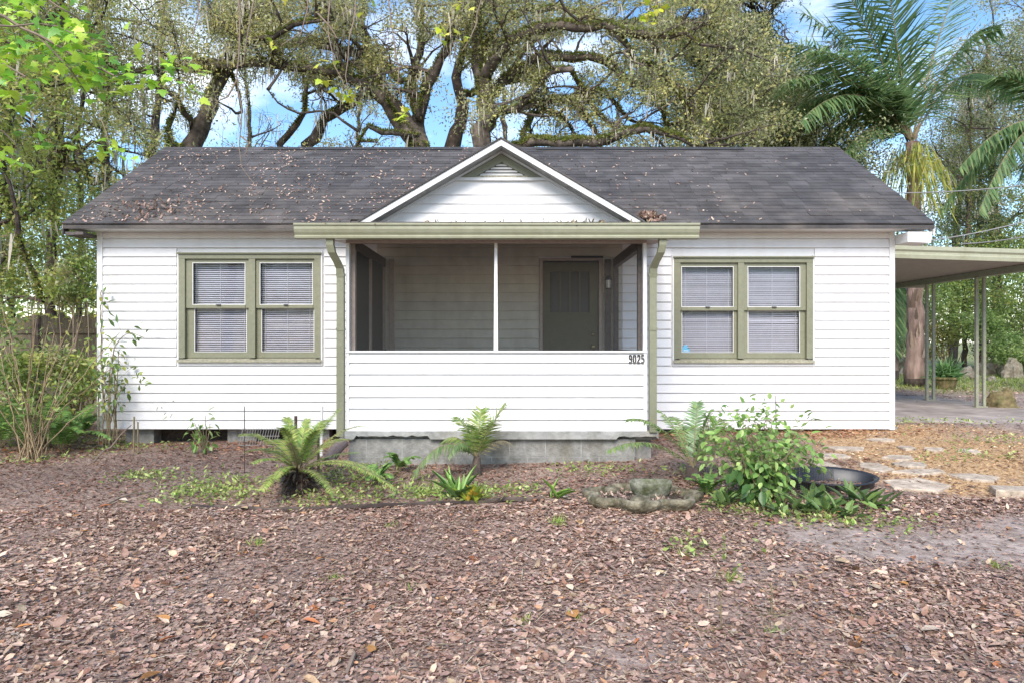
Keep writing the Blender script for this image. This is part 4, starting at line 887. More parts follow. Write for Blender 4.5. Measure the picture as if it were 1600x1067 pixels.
# ---- palms
def frond(lv, mb, p0, p1, arch, ll, n, col, droop=.3, lw=.03, taper=.25, rr=.012, side=None, ang=.75, start=.12):
    p0, p1 = Vector(p0), Vector(p1); mid = (p0+p1)/2+Vector(arch) if hasattr(arch, '__len__') else (p0+p1)/2+Vector((0, 0, arch))
    f = lambda t: p0*(1-t)**2+mid*2*t*(1-t)+p1*t*t
    if mb is not None: mb.tube([f(k/10) for k in range(11)], [rr*(1-.8*k/10) for k in range(11)], 4, False)
    ts = np.linspace(start, 1, n); C = np.array([f(t) for t in ts]); T = nrm(np.gradient(C, axis=0))
    sv = np.array(side if side is not None else Vector((T[n//3])).cross(Vector((0, 0, 1))).normalized()); sv = nrm(sv-T*(T@sv)[:, None])
    L_ = ll*np.minimum(1, (taper+(1-taper)*np.sin(np.pi*np.clip(ts*.82+.1, 0, 1))**.8))
    for s in (-1, 1):
        D = nrm(T*(1-ang*.6)+sv*s*ang+np.array([0, 0, -droop])+rng.normal(0, .09 if ll < .5 else .13, (n, 3)))
        lv.add(C, D, np.cross(D, T)*s+np.array([0, 0, .3]), L_*rng.uniform(.8, 1.1, n), lw, pick(col, n, .15))
def qpalm(label, base, crown, tw, fronds, skirt=True, group='queen palms'):
    root = thing('queen_palm', label, 'palm tree', base, group)
    pts, ix = smoothpts([Vector(base)-Vector((0, 0, .1)), Vector(base).lerp(crown, .5)+Vector((.05, 0, 0)), crown], .25, .01)
    n = len(pts); b = MB(); b.tube(pts, [tw*(.42-.17*i/n+(.08 if i < 4 else 0)+.03*(i % 3)) for i in range(n)], 12); b.build('trunk', M['palmbark'], root, True)
    b = MB(); b.tube([pts[0], pts[1], pts[2], pts[3]+Vector((0, 0, .02))], [tw*.56, tw*.53, tw*.51, tw*.46], 12); b.build('root_collar', M['bark_dark'], root, True)
    bt = LV()   # persistent boot fibres on the trunk
    for i in range(2, n): 
        for k in range(3):
            a = rnd.uniform(0, 6.28); rr = tw*(.40-.17*i/n); bt.add([pts[i]+Vector((math.cos(a)*rr, math.sin(a)*rr, 0))], Vector((math.cos(a)*.25, math.sin(a)*.25, 1)), Vector((math.cos(a), math.sin(a), 0)), rnd.uniform(.3, .6), rnd.uniform(.07, .14), pick([(.2, .14, .1), (.32, .24, .19), (.1, .07, .05)], 1))
    tag(bt.build('leaf_boots', M['litter'], root, 'strand'), kind='stuff')
    for (tx, ty, td, arch, ll, dr) in fronds:
        lv = LV(); b = MB(); frond(lv, b, crown+Vector((0, 0, .0)), P(tx, ty, td), arch, ll, 80, [(.11, .20, .08), (.18, .28, .12), (.25, .34, .14)], dr, .05, rr=.03)
        f = b.build('frond', M['cane'], root); lv.build('leaflets', M['leaf'], f, 'strand')
    if skirt:
        lv = LV()
        for _ in range(34):
            a = rnd.uniform(0, 6.28); r0 = rnd.uniform(.5, 1.0); p = crown+Vector((math.cos(a)*.15, math.sin(a)*.15, rnd.uniform(-.5, .1))); k = 16
            ts = np.linspace(0, 1, k)[:, None]; q = np.array(p)+ts*np.array([math.cos(a)*r0, math.sin(a)*r0, .25])+ts**2*np.array([0, 0, -rnd.uniform(1.2, 1.9)])
            lv.add(q+rng.normal(0, .03, (k, 3)), np.array([math.cos(a)*.25, math.sin(a)*.25, -1])+rng.normal(0, .15, (k, 3)), rdir(k), rng.uniform(.4, .75, k), .035, pick([(.40, .42, .09), (.50, .46, .14), (.24, .32, .08)], k))
        lv.build('flower_skirt', M['leaf'], root, 'strand')
    return root
dp = 18.5
cb = G(1430, 606) if False else Vector((P(1430, 533, dp).x, dp, gz(10.9, dp)))
qpalm('queen palm behind the carport with broad feathery fronds rising over the roof end', cb, P(1425, 222, dp), .52,
      [(1385, -40, 18, 0.0, 1.25, .15), (1562, 40, 17.8, 1.6, 1.2, .35), (1500, -30, 19.5, .8, 1.1, .2), (1585, 150, 19.5, 2.4, 1.0, .7), (1230, 70, 17.5, 1.4, 1.3, .3), (1215, 190, 18.5, 2.0, 1.3, .55),
       (1300, 270, 17.6, 1.6, 1.1, .5), (1300, 40, 19.8, .8, 1.2, .2), (1365, 150, 17.6, .9, 1.1, .3), (1255, 20, 20.5, 1.0, 1.2, .25), (1300, 150, 18.0, 1.4, 1.2, .4), (1395, 60, 18.8, .3, 1.1, .2), (1330, 120, 21, 1.2, 1.1, .3), (1262, 255, 19.5, 2.1, 1.25, .6), (1320, -20, 18.2, .6, 1.2, .2), (1225, 130, 17.0, 1.7, 1.3, .45), (1270, 80, 16.8, 1.3, 1.3, .35), (1250, 190, 16.6, 1.9, 1.2, .55)])
cb2 = Vector((P(1650, 533, 17).x, 17, gz(13, 17)))
qpalm('second queen palm mostly outside the right edge, drooping fronds reaching in', cb2, P(1650, 190, 17), .45,
      [(1500, 262, 16.8, .9, .8, .6), (1470, 330, 17.6, 1.2, .8, .8), (1530, 330, 16.2, 1.3, .8, .9), (1560, 120, 17.2, .6, .9, .3), (1740, 60, 17, 1, 1, .3), (1800, 200, 17.5, 1.6, 1, .5), (1700, 20, 18, .6, 1, .2), (1600, 280, 17.8, 1.0, .8, .7)], False)
qpalm('young queen palm whose fronds hang beside the big palm trunk under the carport roof', Vector((P(1395, 533, 21).x, 21, gz(11.7, 21))), P(1395, 430, 21), .3,
      [(1345, 500, 20.5, .8, .8, .7), (1420, 540, 20.4, 1.0, .7, .8), (1360, 420, 20.5, .8, .8, .5), (1440, 480, 21.5, .9, .7, .6), (1400, 550, 20.2, .9, .7, .9)], False)

# ------------------------------------------------------------ fence
fx, fy = -13.2, 13.4
fn = thing('wooden_fence', 'old grey board fence left of the house, half hidden by thicket', 'fence', (-9.5, 13.4, .0))
i = 0
while fx < -6.0:
    wd = rnd.uniform(.13, .15); y = fy-(fx+13.2)*.12; b = MB(); h = 1.98+rnd.uniform(-.05, .05); z0 = gz(fx, y)-.05
    b.prism([(fx, y, z0), (fx+wd, y, z0), (fx+wd, y, h-.03), (fx+wd-.03, y, h), (fx+.03, y, h), (fx, y, h-.03)], (rnd.uniform(-.004, .004), .02, rnd.uniform(-.01, .01))); b.build('board', M['fence'], fn)
    if i % 14 == 3: MB().box(fx, fx+.1, y+.06, y+.16, z0, 1.95).build('post', M['fence'], fn)
    fx += wd+rnd.uniform(.004, .02); i += 1
for z in (.5, 1.1, 1.65): MB().prism([(-13.2, fy-.03, z), (-13.2, fy-.03, z+.09), (-13.2, fy-.003, z+.09), (-13.2, fy-.003, z)], (7.2, -.864, 0)).build('rail', M['fence'], fn)
a = G(52, 655); b = MB(); p0 = P(54, 640, 10.5); p0.z = gz(p0.x, p0.y)-.05
b.tube([p0, p0+Vector((.01, 0, .9)), p0+Vector((.03, 0, 1.93))], [.075, .065, .06], 9)
tag(b.build('old_post', M['bark_dark'], origin=p0), 'dark weathered standing post in front of the left fence', 'post')

# ------------------------------------------------------------ foreground maple reaching in from the left
mb_ = Vector((-6.3, 4.4, gz(-6.3, 4.4)))
mp_ = thing('maple_tree', 'young maple standing left of the frame, bright green leafy branches reaching in', 'tree', mb_)
MAP = [(.34, .58, .05), (.42, .66, .07), (.24, .48, .06), (.52, .70, .09), (.18, .40, .07)]
ml = LV(); tw = MB()
MB().tube(smoothpts([mb_-Vector((0, 0, .1)), mb_+Vector((.1, 0, 1.8)), mb_+Vector((.3, .1, 3.4)), mb_+Vector((.3, .2, 5.2)), mb_+Vector((.5, .3, 7))], .3, .01)[0], [.13-.004*k for k in range(24)][:len(smoothpts([mb_-Vector((0, 0, .1)), mb_+Vector((.1, 0, 1.8)), mb_+Vector((.3, .1, 3.4)), mb_+Vector((.3, .2, 5.2)), mb_+Vector((.5, .3, 7))], .3)[0])], 10).build('trunk', M['twig'], mp_, True)
def mapleaves(p, n, sz=.085, cols=MAP, sp=.12):
    C = np.array(p)+rng.normal(0, sp, (n, 3))*np.array([1, 1, .45]); D = rng.normal(0, 1, (n, 3)); D[:, 2] = -abs(D[:, 2])*.5-.15
    ml.add(C, D, np.array([0, -.3, 1])+rng.normal(0, .35, (n, 3)), rng.uniform(.65, 1.15, n)*sz, rng.uniform(.65, 1.15, n)*sz, pick(cols, n, .15))
def mbranch(pts, r, nl, sz=.10, sp=.13, every=.22, s0=.3, cols=MAP):
    q, ix = smoothpts(pts, .12, .006); tw.tube(q, [max(.003, r*(1-.8*k/len(q))) for k in range(len(q))], 5)
    acc = 0
    for k in range(int(len(q)*s0), len(q)):
        acc += (q[k]-q[k-1]).length
        if acc > every or k == len(q)-1:
            acc = 0; e = q[k]+Vector((rnd.gauss(0, .16), rnd.gauss(0, .16), rnd.gauss(-.05, .12))); tw.tube([q[k], q[k].lerp(e, .5)+Vector((0, 0, .02)), e], .003, 3); mapleaves(e, nl, sz, cols, sp)
tp = mb_+Vector((.3, .1, 3.2)); tp2 = mb_+Vector((.3, .2, 4.6))
mbranch([tp2, P(-250, -20, 4.5), P(-60, 5, 4.6), P(60, 55, 4.6), P(120, 90, 4.6), P(178, 118, 4.6)], .03, 34, .085, .14, .17)
mbranch([tp2, P(-200, -60, 4.9), P(0, -30, 5.0), P(90, 8, 5.0), P(140, 40, 5.0)], .025, 34, .085, .15, .17)
mbranch([tp2, P(-250, 40, 4.2), P(-80, 60, 4.2), P(10, 100, 4.2), P(40, 120, 4.2)], .025, 26, .08, .14, .18)
mbranch([P(60, 55, 4.6), P(110, 110, 4.6), P(140, 150, 4.7), P(155, 180, 4.7)], .008, 14, .08, .07, .2, .6)
mbranch([tp, P(-300, 120, 4.6), P(-120, 160, 4.7), P(-20, 190, 4.8), P(25, 225, 4.8)], .02, 14, .08, .1)
mbranch([tp, P(-300, 200, 5), P(-100, 225, 5), P(-20, 262, 5)], .015, 6)
mbranch([P(-100, 40, 4.2), P(20, 40, 4.4), P(90, 40, 4.5), P(150, 75, 4.5)], .01, 30, .08, .13, .16)
mbranch([tp2, P(-100, -120, 4.4), P(60, -90, 4.6), P(200, -110, 4.8), P(330, -120, 5.2)], .03, 8)
# long overhead branch with drooping twigs in front of the roof
ov = [tp2, P(-200, -140, 5.2), P(150, -60, 5.8), P(380, -40, 6.0), P(640, -50, 6.2), P(900, -60, 6.2), P(1060, -30, 6.2)]
YL = [(.55, .60, .05), (.45, .58, .05), (.62, .60, .10)]
mbranch(ov, .035, 2, .07, .1, .5, .4, YL)
for q, ly in (([(372, -45), (374, 60), (370, 120), (378, 190), (374, 235), (378, 262), (396, 286)], []), ([(371, 125), (355, 150), (340, 158)], []), ([(375, 212), (388, 222), (384, 240)], []), ([(400, -45), (392, 30), (385, 60), (380, 100)], []),
              ([(600, -50), (615, 60), (622, 130), (632, 172)], [(632, 178, 12, .08)]), ([(520, -45), (512, 30), (524, 100), (540, 140)], [(522, 132, 6, .05), (505, 95, 3, .04), (546, 140, 5, .05)]), ([(497, 20), (515, 42), (527, 60)], []),
              ([(560, -45), (548, 60), (540, 120), (548, 155)], [(546, 152, 6, .045)]), ([(760, -50), (742, 40), (722, 80)], [(722, 14, 6, .06), (690, 48, 4, .05), (708, 60, 5, .04)]),
              ([(1030, -40), (1025, 5), (1008, 28)], [(1025, 8, 10, .05), (1008, 28, 9, .05)]), ([(470, -45), (480, 10), (470, 50), (440, 70)], [(430, 66, 3, .04)]), ([(300, -50), (310, 20), (300, 60)], [])):
    p = [P(a, c, 6.0) for a, c in q]; qq, _ = smoothpts(p, .12, .008); tw.tube(qq, [max(.0035, .009*(1-.7*k/len(qq))) for k in range(len(qq))], 4)
    for k in range(2, len(qq), 3):
        e = qq[k]+Vector((rnd.gauss(0, .12), rnd.gauss(0, .1), rnd.gauss(-.04, .08))); tw.tube([qq[k], qq[k].lerp(e, .5)+Vector((rnd.gauss(0, .02), 0, 0)), e], .0025, 3, False)
    for (a, c, n, sp) in ly: mapleaves(P(a, c, 6.0), n, .075, YL, sp)
tw.build('branches', M['twig'], mp_); ml.build('leaves', M['leafy'], mp_, 'maple')

# ------------------------------------------------------------ plants round the house
def ground_at(px, py): return G(px, py)
# cycad left
def fpx(root, fr, crown, mfl='leafy'):
    for (tx, ty, dd, arch, ll, n, dr, lw, cols) in fr:
        lv = LV(); b = MB(); frond(lv, b, crown, P(tx, ty, crown.y+dd), arch, ll, n, cols, dr, lw, rr=.007, ang=.85)
        f = b.build('frond', M['cane'], root); lv.build('leaflets', M[mfl], f, 'strand')
CY = [(.28, .42, .09), (.38, .48, .12), (.46, .48, .16), (.20, .32, .08)]
CYd = [(.22, .20, .12), (.30, .26, .14)]
c0 = G(466, 768); cyc = thing('cycad', 'cycad with shaggy dark stump and arching fronds left of the porch', 'cycad', c0)
b = MB(); n = 14
rings = []
for k in range(9):
    t = k/8; rr = (.13+.04*math.sin(t*3))*(1-.35*t); rings.append([(c0.x+rr*(1+.12*rnd.uniform(-1, 1))*math.cos(a), c0.y+rr*(1+.12*rnd.uniform(-1, 1))*math.sin(a), c0.z-.03+.22*t) for a in [i*2*math.pi/n for i in range(n)]])
b.loops(rings); b.build('stump', M['bark_dark'], cyc)
lv = LV(); nn = 420; a = rng.uniform(0, 6.28, nn); h = rng.uniform(0, .22, nn); o_ = np.stack([np.cos(a), np.sin(a), np.zeros(nn)], 1)
lv.add(np.array(c0)+o_*.115+np.stack([0*h, 0*h, h], 1), o_+np.array([0, 0, 1])*rng.uniform(-1.3, .9, (nn, 1)), o_+[0, 0, .5], rng.uniform(.05, .13, nn), rng.uniform(.012, .035, nn), pick([(.09, .06, .04), (.16, .11, .08), (.04, .03, .025)], nn)); lv.build('old_leaf_bases', M['litter'], cyc, 'strand')
cr = c0+Vector((.0, 0, .2))
fpx(cyc, [(376, 678, -.1, .22, 0.105, 81, 0.12, 0.0144, CY), (418, 690, .5, .25, 0.105, 75, 0.10, 0.0144, CY), (436, 668, -.2, .22, 0.093, 67, 0.05, 0.0144, CY), (512, 655, .5, .2, 0.105, 74, 0.10, 0.0144, CY), (494, 672, -.1, .12, 0.093, 67, 0.05, 0.0144, CY),
          (572, 664, .25, .22, 0.062, 81, 0.15, 0.0079, CY+CYd), (560, 706, -.35, .10, 0.099, 67, 0.15, 0.0101, [(.12, .22, .05), (.17, .28, .07)]), (618, 764, -.5, .30, 0.093, 94, 0.20, 0.0094, CY), (600, 745, .1, .26, 0.093, 81, 0.20, 0.0094, CY), (395, 722, -.5, .15, 0.093, 67, 0.15, 0.0144, CY),
          (470, 668, .35, .15, 0.087, 54, 0.05, 0.0144, CYd+CY), (452, 690, -.5, .1, 0.081, 54, 0.10, 0.0144, CYd), (530, 638, .8, .1, 0.074, 67, 0.10, 0.0086, CY), (430, 745, -.6, .14, 0.074, 54, 0.20, 0.0144, CY), (385, 705, .2, .2, .1, 60, .1, .014, CY), (448, 652, .3, .12, .1, 60, .05, .014, CY), (480, 655, .1, .1, .1, 60, .05, .014, CY), (545, 685, .5, .18, .1, 60, .1, .014, CY), (408, 765, -.6, .16, .1, 50, .2, .014, CY), (588, 735, .4, .22, .1, 60, .2, .013, CY), (520, 770, -.75, .16, 0.074, 62, 0.20, 0.0094, CY)], cr)
# little palm in front of the porch
c1 = G(744, 742); lp_ = thing('young_palm', 'small palm with upright yellow green fronds before the porch step wall', 'palm plant', c1)
b = MB(); b.tube([c1-Vector((0, 0, .03)), c1+Vector((0, 0, .1)), c1+Vector((.01, 0, .2))], [.06, .05, .035], 9); b.build('stump', M['bark_dark'], lp_)
YP = [(.28, .36, .09), (.22, .33, .08), (.36, .40, .13), (.16, .27, .07)]
fpx(lp_, [(790, 632, .05, .08, .22, 44, .0, .016, YP), (752, 640, .2, .06, .2, 36, .0, .016, YP), (712, 650, .1, .16, .17, 32, .3, .014, YP), (646, 738, -.3, .42, .18, 46, .5, .015, [(.16, .24, .09), (.22, .28, .12)]), (770, 660, -.3, .08, .2, 34, .1, .015, YP), (690, 690, .3, .25, .14, 36, .6, .014, YP),
          (700, 712, -.25, .3, .13, 36, .8, .014, [(.16, .24, .09)]), (735, 665, -.1, .1, .15, 28, .2, .014, YP), (796, 690, .2, .16, .14, 26, .4, .013, CYd)], c1+Vector((0, 0, .18)))
c2 = G(1083, 750); rp_ = thing('young_palm', 'potted looking palm with long arching fronds beside the right downspout', 'palm plant', c2)
b = MB(); rings = []
for k in range(6):
    t = k/5; rr = .085*(1-.25*t); rings.append([(c2.x+rr*(1+.1*rnd.uniform(-1, 1))*math.cos(a), c2.y+rr*math.sin(a), c2.z-.02+.15*t) for a in [i*2*math.pi/12 for i in range(12)]])
b.loops(rings); b.build('stump', M['bark_dark'], rp_)
DP = [(.16, .27, .08), (.22, .34, .10), (.28, .38, .13)]
fpx(rp_, [(980, 654, -.1, .30, .17, 56, .25, .015, DP), (950, 703, -.4, .30, .17, 60, .25, .015, DP), (1090, 628, .3, .1, .16, 40, .1, .02, [(.30, .42, .22), (.2, .3, .14)]), (1112, 640, -.1, .1, .15, 36, .1, .014, DP), (1128, 655, .1, .15, .2, 44, .2, .015, DP), (1135, 700, .3, .2, .14, 36, .4, .014, DP), (1050, 650, .4, .2, .13, 40, .2, .014, DP), (1030, 640, .2, .15, .12, 40, .3, .013, DP)], c2+Vector((0, 0, .13)))
# broad leaf shrub
def leafshrub(label, base, stems, n_per, cols, L0, W0, name='shrub', cat='shrub', mstem='cane', droop=-.25, r=.008, sp=.07, group=None, ev=.10, s0=.25):
    root = thing(name, label, cat, base, group); b = MB(); lv = LV()
    for st in stems:
        q, ix = smoothpts([base]+st, .07, .006); b.tube(q, [max(.0025, r*(1-.7*k/len(q))) for k in range(len(q))], 5, False); acc = 0
        for k in range(int(len(q)*s0), len(q)):
            acc += (q[k]-q[k-1]).length
            if acc > ev or k == len(q)-1:
                acc = 0; C = np.array(q[k])+rng.normal(0, sp, (n_per, 3)); D = nrm(C-np.array(q[k])+rng.normal(0, .03, (n_per, 3))+np.array([0, 0, droop*.05]))
                for c in C[:max(1, n_per//2)]: b.tube([q[k], Vector(c)], .0018, 3, False)
                lv.add(C, D+np.array([0, 0, droop]), np.array([0, -.25, 1])+rng.normal(0, .35, (n_per, 3)), rng.uniform(.6, 1.2, n_per)*L0, rng.uniform(.8, 1.2, n_per)*W0, pick(cols, n_per, .15))
    b.build('stems', M[mstem], root); lv.build('leaves', M['leafy'], root, 'ovate'); return root
c3 = G(1188, 784)
SH = [(.18, .32, .08), (.28, .44, .11), (.38, .52, .17), (.22, .36, .09)]
st = []
for (tx, ty, dd) in ((1130, 655, .2), (1150, 640, .0), (1180, 650, .3), (1205, 655, -.1), (1235, 668, .1), (1258, 690, -.1), (1272, 712, .1), (1118, 690, -.1), (1140, 670, -.3), (1170, 668, -.35), (1210, 680, -.4), (1240, 700, -.3), (1160, 700, .3), (1255, 670, .35), (1105, 665, .3), (1195, 660, .4), (1225, 725, -.2)):
    e = P(tx, ty, c3.y+.25+dd); st.append([c3.lerp(e, .5)+Vector((rnd.uniform(-.06, .06), 0, .08)), e])
leafshrub('bright green leafy bush in front of the right window wall', c3, st, 9, SH, .07, .042, sp=.085, ev=.07)
st = [[c3+Vector((rnd.uniform(-.2, .14), rnd.uniform(-.25, .1), rnd.uniform(.15, .42)))] for _ in range(8)]
leafshrub('dark broad drooping leaves at the foot of the bright green bush', c3+Vector((-.02, -.12, 0)), st, 3, [(.07, .15, .04), (.10, .20, .05), (.14, .26, .07)], .13, .068, name='broadleaf_plant', cat='plant', droop=-.9, sp=.06, ev=.09)
# corner climber at the left house corner, bare canes with leaves at mid height
c4 = Vector((P(172, 600, 9.35).x, 9.35, gz(-5.5, 9.35))); st = []
for (bx, tx, ty) in ((156, 150, 560), (170, 172, 565), (176, 186, 545), (182, 178, 575), (160, 165, 600), (165, 196, 600)):
    b0 = P(bx, 680, c4.y); b0.z = c4.z; st.append([b0+Vector((0, 0, .02)), P((bx+tx)/2, 625, c4.y), P(tx, ty, c4.y+rnd.uniform(-.2, .2))])
st += [[P(172, 600, c4.y), P(180, 540, c4.y), P(205, 520, c4.y), P(225, 527, c4.y)], [P(160, 600, c4.y), P(158, 480, c4.y), P(160, 430, c4.y+.6)], [P(165, 600, c4.y), P(130, 560, c4.y), P(112, 600, c4.y)]]
leafshrub('tall stemmed shrub with leafy top hugging the left house corner', c4, st, 5, [(.12, .20, .05), (.13, .22, .05), (.20, .30, .06), (.30, .32, .05)], .105, .042, r=.014, sp=.08, ev=.12, s0=.62, droop=-.35)
# fan of bare canes at far left
c5 = G(48, 718); cf = thing('cane_shrub', 'fan of bare brown canes with ferns at its foot, left edge', 'shrub', c5); b = MB()
for k in range(26):
    a = rnd.uniform(-.8, .8)*rnd.uniform(.4, 1); e = c5+Vector((math.sin(a)*rnd.uniform(.9, 1.7), rnd.uniform(-.5, .5), rnd.uniform(.9, 2.1)*math.cos(a*.8))); s_ = c5+Vector((rnd.uniform(-.16, .16), rnd.uniform(-.1, .1), -.03))
    q, _ = smoothpts([s_, s_.lerp(e, .4)+Vector((rnd.gauss(0, .05), 0, .12)), e], .12, .008); b.tube(q, [.008*(1-.75*i/len(q))+.0012 for i in range(len(q))], 4, False)
    if k % 3 == 0: e2 = q[-4]+Vector((rnd.gauss(0, .25), 0, rnd.uniform(.1, .3))); b.tube([q[-5], e2], .003, 3, False)
b.build('canes', M['cane_light'], cf)
lv = LV()
for k in range(60):
    p = c5+Vector((rnd.gauss(0, .5), rnd.gauss(0, .3), rnd.uniform(.5, 1.5))); n = 7; lv.add(np.array(p)+rng.normal(0, .09, (n, 3)), rdir(n, -.3), rdir(n, 1), rng.uniform(.04, .09, n), .03, pick(G1, n))
lv.build('leaves', M['leafy'], cf, 'ovate')
FG = [(.20, .36, .10), (.28, .46, .12), (.15, .27, .08)]
def fern(label, px, py, n, h, ll=.09, group='ferns on the left side', cols=FG, d=None):
    c = G(px, py) if d is None else Vector((P(px, py, d).x, d, gz(P(px, py, d).x, d))); root = thing('fern', label, 'fern', c, group)
    for k in range(n):
        a = 2*math.pi*k/n+rnd.uniform(-.3, .3); rr = h*rnd.uniform(.5, 1.0); lv = LV(); b = MB()
        frond(lv, b, c+Vector((0, 0, .01)), c+Vector((math.cos(a)*rr, math.sin(a)*rr, h*rnd.uniform(.25, .8))), h*.45, ll, 34, cols, .2, .03, rr=.004, ang=.95)
        f = b.build('frond', M['cane'], root); lv.build('leaflets', M['leafy'], f, 'strand')
for a in (('fern with tall blue green fronds inside the cane fan at the left edge', 45, 705, 12, .95, .13), ('fern spreading right of the cane fan before the thicket', 95, 705, 11, .8, .12), ('fern at the very left edge below the fence', 0, 700, 11, .9, .12),
          ('fern behind the cane fan near the house corner', 128, 680, 10, .7, .1), ('small low fern below the middle of the porch foundation, left', 625, 735, 6, .3, .06), ('small pale fern beside the drain pipe mouth', 590, 755, 6, .28, .06), ('low fern between birdbath planter and green bush', 1105, 775, 7, .24, .06)):
    fern(*a, group=None)
# small plant before the left window wall, stakes, rack
c6 = G(322, 708)
leafshrub('small leafy sprig in front of the crawl space under the left window', c6, [[c6+Vector((rnd.uniform(-.22, .15), rnd.uniform(-.1, .1), rnd.uniform(.25, .55)))] for _ in range(9)], 2, SH, .10, .05, name='small_plant', cat='plant', sp=.05, ev=.09)
for lab, px, yb, yt, r, m, nm, cat, sg in (('thin rusty rod standing near the small sprig, left of the cycad', 382, 738, 634, .005, 'stake', 'metal_stake', 'stake', 0), ('short cut stump stake behind the cycad', 462, 700, 649, .022, 'stake', 'wooden_stake', 'stake', 0),
        ('thin rod sticking up behind the green bush', 1213, 720, 617, .005, 'stake', 'metal_stake', 'stake', 0), ('white plastic pipe standing behind the cycad fronds', 502, 712, 634, .02, 'whitepipe', 'white_pipe', 'pipe', 0),
        ('yellowish stick planted in the cycad fronds', 498, 752, 662, .013, 'cane', 'garden_stick', 'stick', 0), ('taller of two dry cut stems near the house corner', 209, 706, 650, .012, 'cane', 'cut_stem', 'stem', 0), ('shorter of two dry cut stems near the house corner', 216, 708, 658, .011, 'cane', 'cut_stem', 'stem', 0)):
    g = G(px, yb); top = P(px+rnd.uniform(-1, 1), yt, g.y); b = MB(); b.tube([g-Vector((0, 0, .03)), g.lerp(top, .5), top], [r*1.05, r, r*.9], 7); tag(b.build(nm, M[m], origin=g), lab, cat)
g = G(405, 695); b = MB(); rc = P(405, 680, 9.3); 
for k in range(15): x = rc.x-.26+.036*k; b.tube([(x, 9.25, rc.z-.13), (x+.03, 9.32, rc.z+.10)], .004, 4)
for dz in (-.12, 0, .09): b.tube([(rc.x-.27, 9.25+.3*(dz+.13), rc.z+dz), (rc.x+.28, 9.25+.3*(dz+.13), rc.z+dz)], .005, 4)
tag(b.build('wire_rack', M['concrete'], origin=(rc.x, 9.25, rc.z-.14)), 'white wire rack leaning at the crawl space opening', 'rack')
# edging pipe along the bed
q = [G(a, c)+Vector((0, 0, .015)) for a, c in ((300, 793), (420, 797), (480, 797), (540, 795), (600, 793), (680, 788), (760, 785), (850, 782))]
qq, _ = smoothpts(q, .15, .006); b = MB(); b.tube(qq, .022, 7); tag(b.build('edging_log', M['bark_dark'], origin=q[0]), 'thin dark pole lying along the front edge of the planting bed', 'edging', 'garden edging')
for lab, a, c, d_, e in (('crooked stick lying in the bed left of the weeds', 160, 790, 238, 768), ('pale thin branch lying before the cane fan', 105, 700, 200, 702), ('long bent twig on the soil near the house corner', 145, 722, 205, 665), ('broken wood splinter standing out of the leaves, lower middle', 542, 1055, 556, 1028)):
    p0, p1 = G(a, c), G(d_, e) if lab[0] != 'l' else P(d_, e, 8.6); q, _ = smoothpts([p0+Vector((0, 0, .01)), p0.lerp(p1, .5)+Vector((0, .05, .03)), p1+Vector((0, 0, .015))], .08, .008); b = MB(); b.tube(q, [.013*(1-.5*i/len(q)) for i in range(len(q))], 5); tag(b.build('fallen_stick', M['twig'], origin=p0), lab, 'stick')

# ------------------------------------------------------------ scalloped planter
pc = G(1003, 784); pl = thing('birdbath_basin', 'scalloped concrete basin with an oval bowl in it, on the leaf litter', 'basin', pc)
def lob(a, rx, ry, n=7, amp=.10, ph=.4): r = 1+amp*(abs(math.sin(n*(a+ph)/2))-.6)*1.6; return rx*r*math.cos(a), ry*r*math.sin(a)
NN = 112
def ring(rx, ry, z, amp, jit=.0): 
    o = []
    for k in range(NN):
        a = 2*math.pi*k/NN; x, y = lob(a, rx, ry, 7, amp); o.append((pc.x+x+noise.noise(Vector((x*9, y*9, z*9)))*jit, pc.y+y, pc.z+z+noise.noise(Vector((x*7, y*7, 4)))*jit))
    return o
RXo, RYo = .47, .34
def rim(w_, z, amp=.17, jit=.006): return ring(RXo-w_, RYo-w_, z, amp, jit)
b = MB(); b.loops([rim(.06, -.05), rim(.03, .0), rim(.0, .025), rim(-.018, .055), rim(-.018, .078), rim(-.005, .092), rim(.015, .096), rim(.035, .086), rim(.045, .06), rim(.055, .03), rim(.06, .02)])
b.build('outer_rim', M['planter'], pl, True)
b = MB(); b.loops([rim(.05, .028, .15, .004), rim(.14, .035, .12, .01), rim(.24, .045, .08, .01)]); b.build('basin_soil', M['soil'], pl, True)
lv = LV(); n = 260; a = rng.uniform(0, 6.28, n); q = rng.uniform(.3, .8, n); lv.add(np.stack([pc.x+RXo*q*np.cos(a), pc.y+RYo*q*np.sin(a), pc.z+.055+rng.uniform(0, .02, n)], 1), rdir(n, .1), rdir(n, 1.5), rng.uniform(.02, .05, n), .018, pick([(.36, .25, .2), (.2, .13, .1), (.45, .33, .24)], n)); tag(lv.build('basin_litter', M['litter'], pl, 'litter'), kind='stuff')
ic = Vector((pc.x+.09, pc.y+.06, pc.z))
def ell(rx, ry, z, j=.004): return [(ic.x+rx*math.cos(a)*(1+j*math.sin(5*a)), ic.y+ry*math.sin(a), ic.z+z+.004*math.sin(3*a)) for a in [2*math.pi*k/48 for k in range(48)]]
b = MB(); b.loops([ell(.14, .09, .04), ell(.165, .11, .08), ell(.182, .125, .13), ell(.19, .135, .165), ell(.182, .128, .175), ell(.165, .112, .165), ell(.15, .10, .115), ell(.10, .07, .10)]); b.build('inner_bowl', M['planter_green'], pl, True)
for (a, rr) in ((-1.75, .085), (2.5, .07)):
    b = MB(); cx, cy = pc.x+.30*math.cos(a), pc.y+.22*math.sin(a); rg = lambda r, z: [(cx+r*math.cos(t), cy+r*.8*math.sin(t), pc.z+z) for t in [2*math.pi*k/24 for k in range(24)]]
    b.loops([rg(rr, .0), rg(rr*1.08, .05), rg(rr, .085), rg(rr*.8, .102), rg(rr*.4, .108)]); b.build('rock_lobe', M['planter'], pl, True)
